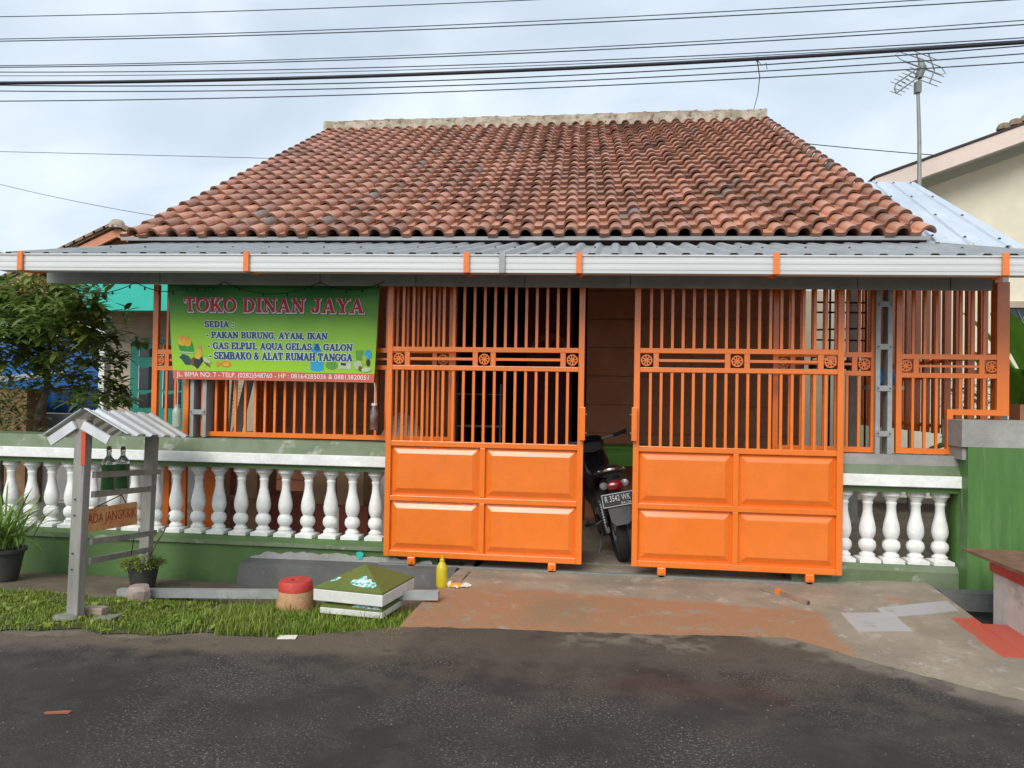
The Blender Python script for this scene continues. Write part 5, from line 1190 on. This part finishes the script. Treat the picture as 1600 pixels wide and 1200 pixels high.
tag(MB().lathe([(.02, 0), (.07, .02), (.085, .07), (.06, .12), (.02, .15)], 9, (at(1386, 598, .3).x-.01, .32, at(1386, 603, .3).z)).build('plastic_bag', 'bag_blue', smooth=True), 'crumpled blue plastic bag beside the right grey post', 'bag')
bbox('ledge', 'cement', None, at(1386, 598, .3).x-.15, at(1386, 598, .3).x+.12, .265, .42, at(1386, 603, .3).z-.03, at(1386, 603, .3).z-.0005, label='small cement ledge under the blue bag', cat='ledge')
pw2 = thing('passage_wall', (3.1, 6, .06), 'cream wall at the far end of the passage right of the house', 'wall')
bbox('wall_face', 'cream', pw2, 2.45, 6.2, 7.6, 7.8, -.2, 3.4)
# boards and palm leaf leaning behind the left grille
bx_ = at(376, 640, 1.3).x
MB().bar((bx_-.10, 1.35, .9), (bx_+.08, 1.5, 2.0), .10, .02, (0, 1, 0)).build('plank', 'board_grey', None, label='grey plank leaning in the gap of the left side fence', cat='plank')
pf = MB(); 
for k in range(26):
    t_ = k/25; p = Vector((at(352, 690, 1.9).x+.1*t_, 1.9, .95+1.0*t_)); pf.tint = random.random(); 
    for s_ in (-1, 1): leaf(pf, p, (s_*.6, random.uniform(-.3, .3), .35), .26*(1-.5*t_), .022, 1.2)
pf.tube([(at(352, 690, 1.9).x, 1.9, .3), (at(352, 690, 1.9).x+.1, 1.9, 1.98)], .014, 6)
tag(pf.build('palm_frond', 'thatch'), 'dry palm frond standing behind the left grille', 'palm')

# ================================================================== PLANTS
def pot(c_, r_, h, parent, m_='pot'):
    return MB().lathe([(r_*.7, 0), (r_*.95, h*.9), (r_*1.06, h*.9), (r_*1.06, h), (r_*.9, h), (r_*.88, h*.86), (.001, h*.86)], 18, c_).build('pot', m_, parent, smooth=True)
q = vg(8, 916); q = Vector((q.x-.02, -.42, vz(-.42))); q.x = at(4, 880, -.42).x
g = thing('potted_plant', q, 'dark pot of long arching grass blades at the left edge', 'potted plant'); pot(q, .17, .26, g)
f = MB()
for k in range(150):
    f.tint = random.random(); a = random.uniform(0, 6.28); el = random.uniform(.7, 2.6); leaf(f, q+Vector((random.gauss(0, .08), random.gauss(0, .07), .27)), (math.cos(a), math.sin(a)*.7, el), random.uniform(.28, .68), random.uniform(.012, .024), random.uniform(.9, 2.6), seg=6)
f.build('foliage', 'reed', g)
q = Vector((at(224, 880, -.42).x, -.42, vz(-.42)))
g = thing('potted_plant', q, 'black pot of small feathery plant behind the stand against the green plinth', 'potted plant'); pot(q, .13, .20, g)
f = MB()
for k in range(420):
    f.tint = random.random(); a = random.uniform(0, 6.28); rr_ = .17*math.sqrt(random.random()); leaf(f, q+Vector((rr_*math.cos(a), rr_*math.sin(a), .17+random.uniform(0, .12)*(1-rr_/.2))), (math.cos(a), math.sin(a), random.uniform(-.3, 1.2)), random.uniform(.03, .07), .014, 1)
f.build('foliage', 'grass', g)
MB().tube([q+Vector((.02, 0, .18)), q+Vector((.10, 0, .34)), q+Vector((.19, -.02, .47)), q+Vector((.235, -.03, .60))], .007, 6).build('bare_stem', 'bark', g)
# mango-like tree at the left
tb0 = at(48, 690, .95); tb0.z = 0
tree = thing('leafy_tree', tb0, 'leafy green tree with pale blossom standing behind the left balustrade', 'tree')
tp = [tb0, Vector((tb0.x+.02, .95, .7)), at(62, 640, .95), at(74, 610, .95), at(72, 575, .95), at(60, 540, .95)]
MB().tube(tp, [.05, .042, .036, .032, .026, .02], 9).build('trunk', 'bark', tree, smooth=True)
ros = []
def limb(a, b_, r_): 
    m_ = a.lerp(b_, .5)+Vector((0, 0, .05)); MB().tube([a, m_, b_], [r_, r_*.8, r_*.5], 7).build('limb', 'bark', tree, smooth=True)
tips = [(30, 490), (50, 505), (90, 500), (5, 480), (125, 500), (0, 530), (60, 560), (20, 470), (60, 455), (100, 480), (140, 520), (35, 520), (80, 520), (110, 545), (140, 500), (150, 555), (10, 560), (-40, 480), (-60, 540), (185, 620), (150, 610), (60, 490), (125, 580), (20, 500), (125, 475), (90, 452), (-20, 450), (175, 640)]
for i, (x, y) in enumerate(tips):
    yy = .95+random.uniform(-.45, .55); tipp = at(x, y, yy); st_ = tp[3 if y > 560 else (4 if i % 2 else 5)]
    limb(st_, tipp, .012)
    for k in range(15 if y < 600 else 7):
        ros.append(tipp+Vector((random.gauss(0, .15), random.gauss(0, .20), random.gauss(0, .11))))
cr_ = MB(); cy_ = MB()
for p in ros:
    young = random.random() < .10
    for k in range(random.randint(9, 14)):
        a = random.uniform(0, 6.28); mbx = cy_ if young else cr_; mbx.tint = min(1, max(0, random.gauss(.5, .25)))
        leaf(mbx, p+Vector((random.gauss(0, .02), random.gauss(0, .02), random.gauss(0, .03))), (math.cos(a), math.sin(a), random.uniform(-.5, .7)), random.uniform(.11, .21), random.uniform(.042, .068), random.uniform(.3, 1.4))
cr_.build('crown', 'leaf', tree); cy_.build('young_leaves', 'leaf_young', tree)
for x, y in ((60, 440), (48, 448), (72, 448), (112, 478), (35, 452)):
    p = at(x, y, .45); bm_ = MB()
    for k in range(60): leaf(bm_, p+Vector((random.gauss(0, .02), random.gauss(0, .02), random.uniform(-.06, .05))), (random.gauss(0, 1), random.gauss(0, 1), random.gauss(.4, .6)), .025, .010, .5)
    bm_.build('blossom', 'blossom', tree)
# dark shrub at the far left
q = Vector((at(2, 690, .6).x, .6, 0)); g = thing('shrub', q, 'dark green shrub at the left edge behind the balustrade', 'shrub')
MB().tube([q, q+Vector((.02, 0, .9))], [.03, .015], 7).build('stem', 'bark', g); f = MB()
for k in range(900):
    f.tint = random.uniform(0, .7); p = q+Vector((random.gauss(0, .15), random.gauss(0, .18), random.uniform(.85, 1.62))); a = random.uniform(0, 6.28); leaf(f, p, (math.cos(a), math.sin(a), random.uniform(-.6, .6)), random.uniform(.06, .12), random.uniform(.02, .035), 1)
f.build('foliage', 'leaf', g)
# banana plant beyond the right wall
q = Vector((at(1618, 700, 1.5).x, 1.5, .0)); g = thing('banana_plant', q, 'banana plant with broad green leaves beyond the right grille', 'banana plant')
MB().tube([q, q+Vector((0, 0, .9)), q+Vector((.02, 0, 1.75))], [.11, .09, .05], 10).build('stem', 'banana', g, smooth=True)
for k, (dx, dy, dz_, ln, z_) in enumerate(((-.55, -.3, 1.0, 1.2, 1.3), (-.35, .2, 1.2, 1.3, 1.4), (.5, -.2, 1.0, 1.2, 1.4), (-.8, .1, .35, 1.0, 1.1), (-.5, -.5, .3, .9, 1.0), (.7, .3, .7, 1.1, 1.2), (-.2, -.6, .8, 1.0, 1.3), (-.35, -.15, .9, .9, 1.75), (-.6, -.3, .45, .8, 1.7), (-.15, -.5, .5, .8, 1.65), (.3, -.4, .5, .9, 1.7))):
    f = MB(); f.tint = random.uniform(.2, .9); leaf(f, q+Vector((0, 0, z_-.1)), (dx, dy, dz_), ln, .34, 1.3, seg=9); f.build('leaf', 'banana', g, smooth='all')
bsh = MB()
for k in range(1500):
    bsh.tint = random.random(); p = Vector((at(1600, 600, 2.6).x+random.uniform(-.75, .6), 2.6+random.gauss(0, .2), random.uniform(.1, 1.75))); a = random.uniform(0, 6.28); leaf(bsh, p, (math.cos(a), math.sin(a), random.uniform(-.4, .8)), random.uniform(.07, .16), random.uniform(.03, .05), 1)
tag(bsh.build('hedge', 'leaf'), 'dense green hedge behind the banana plant', 'hedge')
bbox('brick_stack', 'salmon', None, at(1594, 630, 1.2).x, at(1640, 630, 1.2).x, 1.2, 1.4, 0, at(1594, 632, 1.2).z, label='pale orange block stack at the right edge beyond the wall', cat='blocks')

# ================================================================== NEIGHBOURS
# right: cream house with pink verge
YN = 6.4
nb = thing('cream_house', (6.2, YN+2, 0), 'cream neighbouring house with pale pink verge at the right', 'house')
va, vb = at(1366, 280, YN-.55), at(1720, 152, YN-.55)
wl_ = at(1425, 500, YN).x
sl_ = (vb.z-va.z)/(vb.x-va.x)
def vzr(x): return va.z+(x-va.x)*sl_
xe_ = 12
MB().prism([(va.x+.45, 0), (xe_, 0), (xe_, vzr(xe_)-.35), (va.x+.45, vzr(va.x+.45)-.35)], YN, YN+.2).build('wall', 'cream', nb)
MB().prism([(va.x, vzr(va.x)-.24), (xe_, vzr(xe_)-.24), (xe_, vzr(xe_)), (va.x, vzr(va.x))], YN-.58, YN-.54).build('verge_board', 'fascia_pink', nb)
MB().prism([(va.x+.01, vzr(va.x)-.20), (xe_, vzr(xe_)-.20), (xe_, vzr(xe_)-.16), (va.x+.01, vzr(va.x)-.16)], YN-.535, YN+6).build('soffit', 'soffit_white', nb)
MB().prism([(va.x-.02, vzr(va.x)+.002), (xe_, vzr(xe_)+.002), (xe_, vzr(xe_)+.035), (va.x-.02, vzr(va.x)+.035)], YN-.60, YN+6).build('roof', 'dark_wood', nb)
for k in range(9):
    p = Vector((at(1566, 210, YN-.4).x+k*.16, YN-.45, 0)); p.z = vzr(p.x)+.05
    MB().lathe([(.10, 0), (.10, .03), (.07, .09), (.02, .11)], 8, p).build('ridge_tile', 'ridge_tile', nb, smooth=True)
wz0, wz1 = at(1590, 520, YN).z, at(1590, 482, YN).z; wx0_ = at(1566, 500, YN).x
wn = bbox('window', 'glass_dark', nb, wx0_, wx0_+1.6, YN-.03, YN-.002, wz0-.3, wz1)
bbox('window_head', 'beige', nb, wx0_-.1, wx0_+1.7, YN-.10, YN-.004, wz1+.002, wz1+.10)
for k in range(12): 
    MB().bar((wx0_+.05+k*.13, YN-.04, wz0-.28), (wx0_+.05+k*.13+.30, YN-.04, wz1), .006, .006).build('grille_wire', 'cement', wn); MB().bar((wx0_+.35+k*.13, YN-.047, wz0-.28), (wx0_+.05+k*.13, YN-.047, wz1), .006, .006).build('grille_wire', 'cement', wn)
# left: house with turquoise band, beige porch wall and teal door
YL = 7.5
hl = thing('turquoise_house', (-9.5, YL+3, 0), 'neighbouring house with turquoise fascia, beige wall and salmon gable at the left', 'house')
ap_ = at(184, 357, YL-.6); lft = at(-60, 474, YL-.6); slp = (ap_.z-lft.z)/(ap_.x-lft.x)
xr_ = ap_.x+(ap_.x-lft.x)
fb = MB(); fb.prism([(lft.x, lft.z-.16), (ap_.x, ap_.z-.16), (xr_, lft.z-.16), (xr_, lft.z), (ap_.x, ap_.z), (lft.x, lft.z)], YL-.62, YL-.56); fb.build('verge_board', 'salmon', hl)
gwb = at(150, 425, YL).z
MB().prism([(lft.x+.3, lft.z-.12), (xr_-.3, lft.z-.12), (ap_.x, ap_.z-.05)], YL-.3, YL-.2).build('gable_wall', 'salmon', hl)
rtl = MB(); rtl.add([(lft.x-.1, YL-.66, lft.z-.02), (ap_.x, YL-.66, ap_.z+.04), (xr_+.1, YL-.66, lft.z-.02), (xr_+.1, YL+6, lft.z-.02), (ap_.x, YL+6, ap_.z+.04), (lft.x-.1, YL+6, lft.z-.02), (lft.x-.1, YL-.66, lft.z+.05), (ap_.x, YL-.66, ap_.z+.11), (xr_+.1, YL-.66, lft.z+.05), (xr_+.1, YL+6, lft.z+.05), (ap_.x, YL+6, ap_.z+.11), (lft.x-.1, YL+6, lft.z+.05)],
   [(0, 1, 7, 6), (1, 2, 8, 7), (6, 7, 10, 11), (7, 8, 9, 10), (0, 5, 4, 1), (1, 4, 3, 2), (0, 6, 11, 5)]); rfl = rtl.build('roof', 'ridge_tile', hl)
for k in range(16):
    t_ = k/16; p = Vector((lft.x+(ap_.x-lft.x)*t_, YL-.64, lft.z+(ap_.z-lft.z)*t_+.075)); mb = MB(); mb.box(-.02, .24, -.06, .12, 0, .045).xf(Matrix.Translation(p) @ Matrix.Rotation(-math.atan(slp), 4, 'Y')); mb.build('verge_tile', 'ridge_tile', rfl)
MB().lathe([(.14, -.08), (.13, .02), (.09, .07), (.04, .085)], 9, (ap_.x, YL-.62, ap_.z+.08)).build('finial', 'ridge', rfl, smooth=True)
tz0, tz1 = at(200, 486, YL-.4).z, at(200, 415, YL-.4).z
bbox('fascia_band', 'turquoise', hl, at(95, 450, YL-.4).x, at(330, 450, YL-.4).x+2, YL-.5, YL-.4, tz0, at(130, 424, YL-.5).z)
bbox('porch_wall', 'beige', hl, at(150, 600, YL+.6).x, at(330, 600, YL+.6).x+2, YL+.6, YL+.8, -.2, tz0+.6)
bbox('porch_ceiling', 'beige', hl, at(60, 450, YL-.4).x, at(330, 450, YL-.4).x+2, YL-.395, YL+.59, tz0+.35, tz0+.45)
bbox('corner_column', 'soffit_white', hl, at(156, 600, YL-.3).x, at(167, 600, YL-.3).x, YL-.39, YL-.2, -.2, tz0+.34)
dx0, dx1 = at(205, 600, YL+.58).x, at(300, 600, YL+.58).x; dz1 = at(215, 530, YL+.58).z
dr = bbox('door', 'teal', hl, dx0, dx1, YL+.54, YL+.598, -.1, dz1)
for a0_, a1_ in ((.16, .44), (.56, .84)):
    for z0_, z1_ in ((at(215, 555, YL).z, at(215, 541, YL).z), (at(215, 608, YL).z, at(215, 570, YL).z), (at(215, 637, YL).z, at(215, 612, YL).z)):
        xx0, xx1 = dx0+(dx1-dx0)*a0_, dx0+(dx1-dx0)*a1_
        MB().prism([(xx0, z0_), (xx1, z0_), (xx1, z1_), (xx0+(xx1-xx0)*.6, z1_-.02), (xx0+(xx1-xx0)*.3, z1_-.05), (xx0, z1_-.06)], YL+.52, YL+.5385).build('pane', 'glass_dark', dr)
        bbox('glazing_bar', 'soffit_white', dr, xx0-.015, xx0-.001, YL+.515, YL+.535, z0_, z1_)
# blue tarpaulin, shed, low wall
tx0_, tx1_ = at(-120, 600, 3.4).x, at(155, 600, 3.4).x
tp_ = MB(); nn_ = 60; vs = []
for i in range(nn_+1):
    x = tx0_+(tx1_-tx0_)*i/nn_
    for z in np.linspace(at(80, 645, 3.4).z, at(80, 528, 3.4).z, 8): vs.append((x, 3.4+.02*math.sin(i*1.7+z*2)+.012*math.sin(i*.6), z))
tp_.add(vs, [(i*8+j, (i+1)*8+j, (i+1)*8+j+1, i*8+j+1) for i in range(nn_) for j in range(7)])
o = tp_.build('tarpaulin', 'tarp', smooth='all'); so = o.modifiers.new('solid', 'SOLIDIFY'); so.thickness = .006; tag(o, 'blue tarpaulin hung behind the tree at the left', 'tarpaulin')
bbox('low_wall', 'cement', None, tx0_-1, tx1_+.6, 3.25, 3.37, -.2, at(80, 646, 3.3).z-.002, label='low grey cement wall below the blue tarpaulin', cat='wall')
sh2 = thing('shed', (at(10, 620, 2.7).x, 2.7, 0), 'small brown wooden shed with sloping grey roof behind the shrub', 'shed')
MB().box(at(-60, 620, 2.6).x, at(42, 620, 2.6).x, 2.6, 2.95, 0, at(20, 607, 2.6).z).build('wall', 'shed_wood', sh2)
a, b_ = at(-60, 600, 2.5), at(62, 592, 2.5); 
MB().add([(a.x, 2.5, a.z), (b_.x, 2.5, b_.z), (b_.x, 3.05, b_.z+.10), (a.x, 3.05, a.z+.10), (a.x, 2.5, a.z+.02), (b_.x, 2.5, b_.z+.02), (b_.x, 3.05, b_.z+.12), (a.x, 3.05, a.z+.12)], [(3, 2, 1, 0), (4, 5, 6, 7), (0, 1, 5, 4), (1, 2, 6, 5), (2, 3, 7, 6), (3, 0, 4, 7)]).build('roof', 'board_grey', sh2)
# oddments behind the left balusters
for px, py, m_, lb, r_ in ((95, 780, 'toy_green', 'round dark green tub behind the left balusters', .14), (118, 765, 'pink_old', 'pink pail behind the left balusters near the stand', .09), (58, 800, 'toy_red', 'small red pail behind the leftmost balusters', .08)):
    p = at(px, py+35, .8); p.z = max(.02, p.z-.1); g = thing('pail', p, lb, 'pail'); MB().lathe([(r_*.75, 0), (r_, r_*1.8), (r_*1.05, r_*1.8), (r_*.95, r_*1.75), (r_*.7, .02), (.001, .02)], 14, p).build('bucket', m_, g, smooth=True); MB().tube([p+Vector((r_*math.cos(t_), 0, r_*1.75+r_*.5*math.sin(t_))) for t_ in np.linspace(0, math.pi, 9)], .004, 5).build('bail', 'dark_steel', g)
bbox('bench', 'cement', None, at(-60, 800, .8).x, at(150, 800, .8).x, .62, 1.0, -.1, .30, label='low cement ledge behind the leftmost balusters', cat='ledge')
bbox('yard_wall', 'cement', None, -9.5, xl-.02, 2.9, 3.0, -.2, .95, label='grey low yard wall behind the left balustrade', cat='wall')

# ================================================================== ANTENNA
pa = at(1437, 300, 4.9); pt_ = at(1434, 132, 4.9)
an = thing('antenna', Vector((pa.x, 4.9, pa.z-.3)), 'television antenna on a tall grey pole above the blue metal roof', 'antenna')
MB().tube([pa-Vector((0, 0, .4)), pa.lerp(pt_, .5)+Vector((.008, 0, 0)), pt_], [.030, .027, .022], 10).build('pole', 'pole', an, smooth=True)
bbox('junction_box', 'dark_steel', an, pt_.x-.035, pt_.x+.035, 4.85, 4.95, pt_.z-.12, pt_.z+.03)
bo = MB(); c0_ = at(1400, 140, 4.6); c1_ = at(1441, 108, 5.0)
for dz_ in (0, .13):
    bo.tube([c0_+Vector((0, 0, dz_-.05)), c1_+Vector((.02, 0, dz_-.06))], .010, 6)
bo.tube([c0_+Vector((0, 0, -.05)), c0_+Vector((-.02, 0, .02)), c0_+Vector((0, 0, .08))], .010, 6); bo.build('boom', 'dark_steel', an)
ax = (c1_-c0_).normalized(); cr2 = Vector((.92, .35, -.20)).normalized()
for k in range(7):
    for dz_ in (-.05, .08):
        p = c0_.lerp(c1_, k/7)+Vector((0, 0, dz_)); MB().tube([p-cr2*.09, p+cr2*.09], .005, 5).build('element', 'pole', an)
for k, (z, ln) in enumerate(((.20, .24), (.12, .28), (.0, .34), (-.10, .30), (-.17, .24))):
    p = c1_+Vector((.02, 0, z)); MB().tube([p-cr2*ln, p+cr2*ln], .006, 5).build('reflector_rod', 'pole', an)
for s_ in (-.06, .10):
    MB().tube([c1_+Vector((s_, 0, -.20)), c1_+Vector((s_+.06, 0, -.02)), c1_+Vector((s_-.02, 0, .22))], .010, 6).build('reflector_frame', 'dark_steel', an)
for s_ in (-1, 1):
    p = c1_+Vector((-.02, 0, .03)); e_ = cr2*s_*.42
    MB().tube([p, p+e_*.8+Vector((0, 0, .0)), p+e_+Vector((0, 0, .04)), p+e_*.85+Vector((0, 0, .10)), p+Vector((0, 0, .12))], .006, 5).build('dipole_loop', 'pole', an)
MB().tube([c1_+Vector((-.05, 0, -.12)), c1_+Vector((0, 0, .03)), c1_+Vector((-.03, 0, .14))], [.05, .06, .03], 8).build('balun', 'dark_steel', an)

# ================================================================== WIRES
def wire(pts, r_, label, Y=1.9, m_='wire_grey', wav=0):
    P3 = [at(x, y, Y) for x, y in pts]; o = []
    # smooth curve through the points
    xs_ = np.array([p.x for p in P3]); zs_ = np.array([p.z for p in P3]); deg = min(len(pts)-1, 2); cf = np.polyfit(xs_, zs_, deg)
    for i in range(49):
        x = xs_[0]+(xs_[-1]-xs_[0])*i/48; o.append((x, Y, float(np.polyval(cf, x))+wav*math.sin(i*2.1)))
    return tag(MB().tube(o, r_, 6, False).build('overhead_wire', m_, smooth='all'), label, 'wire', 'overhead street wires')
WIRES = [([(-200, 30), (0, 24), (400, 17), (850, 0), (1100, -14)], .005, 'topmost thin overhead wire leaving the frame above the ridge'),
 ([(-200, 64), (0, 61), (800, 35), (1430, 0), (1800, -24)], .005, 'second overhead wire from the top, upper of a close pair'),
 ([(-200, 67), (0, 64), (800, 41), (1560, 0), (1800, -14)], .006, 'third overhead wire from the top, lower of a close pair'),
 ([(-200, 104), (0, 102), (800, 80), (1600, 31), (1800, 17)], .005, 'overhead wire, upper of the pair above the thick cable'),
 ([(-200, 106), (0, 105), (800, 84), (1600, 38), (1800, 24)], .006, 'overhead wire, lower of the pair above the thick cable'),
 ([(-200, 112), (0, 111), (800, 100), (1600, 58), (1800, 46)], .0055, 'thin overhead wire just above the thick black cable'),
 ([(-200, 118), (0, 117), (800, 105), (1600, 61), (1800, 50)], .004, 'faint thin wire touching the top of the thick black cable')]
for p_, r_, lb in WIRES: wire(p_, r_, lb)
wire([(-200, 131), (0, 128), (800, 111), (1180, 93), (1600, 65), (1800, 52)], .019, 'thick black cable bundle crossing the sky', Y=1.85, m_='wire')
wire([(-200, 128), (0, 132), (290, 138), (800, 119), (1600, 70), (1800, 56)], .006, 'overhead wire crossing just below the thick cable', Y=1.95, m_='wire')
wire([(-200, 141), (0, 141), (290, 138), (800, 133), (1300, 108), (1600, 83), (1800, 66)], .006, 'overhead wire sagging below the thick cable', Y=2.0)
wire([(-200, 158), (0, 158), (800, 140), (1300, 115), (1600, 97), (1800, 84)], .006, 'lowest of the long overhead wires above the ridge', Y=2.0)
wire([(-200, 232), (0, 237), (300, 244), (520, 250)], .006, 'faint thin wire ending behind the left roof edge', Y=8.6)
wire([(1200, 217), (1300, 231), (1450, 240), (1800, 262)], .008, 'thin wire leaving the right roof edge past the antenna pole', Y=8.6, m_='wire')
wire([(-200, 232), (0, 288), (120, 315), (260, 340)], .006, 'thin wire sloping down to the left roof edge', Y=8.4)
kn = at(1183, 94, 1.85); rg = R0.lerp(R1, .973)+Vector((0, 0, .2))
dw = MB(); dw.tube([kn+Vector((-.03, 0, .02)), kn+Vector((0, 0, .035)), kn+Vector((.03, 0, .01)), kn+Vector((.0, 0, -.02)), kn+Vector((-.03, 0, .02))], .004, 5)
dw.tube([kn, kn+Vector((.05, 0, -.06)), kn+Vector((.09, 0, -.03)), kn+Vector((.10, 0, -.10))], .004, 5)
pt3 = [kn]
for (x, y), Y in (((1187, 120), 3.0), ((1184, 148), 5.5), ((1178, 170), 8.0)): pt3.append(at(x, y, Y))
dw.tube(pt3, .006, 5); tag(dw.build('drop_wire', 'wire_grey'), 'thin wire dropping from the cable knot to the right end of the ridge', 'wire')
# string of small lights under the canopy
sl_m = []; ls = thing('string_lights', at(330, 450, -.13), 'dark string of small lights drooping below the canopy beam', 'string lights')
anch = [(105, 447), (212, 441), (300, 447), (350, 440), (500, 441), (600, 440)]
for (xa1, ya1), (xb1, yb1) in zip(anch, anch[1:]):
    a, b_ = at(xa1, ya1, -.13), at(xb1, yb1, -.13); L_ = (b_-a).length; pts = []
    for i in range(13): t_ = i/12; p = a.lerp(b_, t_); p.z -= L_*.12*4*t_*(1-t_); pts.append(p)
    MB().tube(pts, .004, 5).build('cable', 'wire', ls)
    for i in range(2, 12, 3): MB().lathe([(.004, -.028), (.008, -.02), (.006, -.004), (.003, 0)], 6, pts[i]).build('bulb', 'wire', ls)
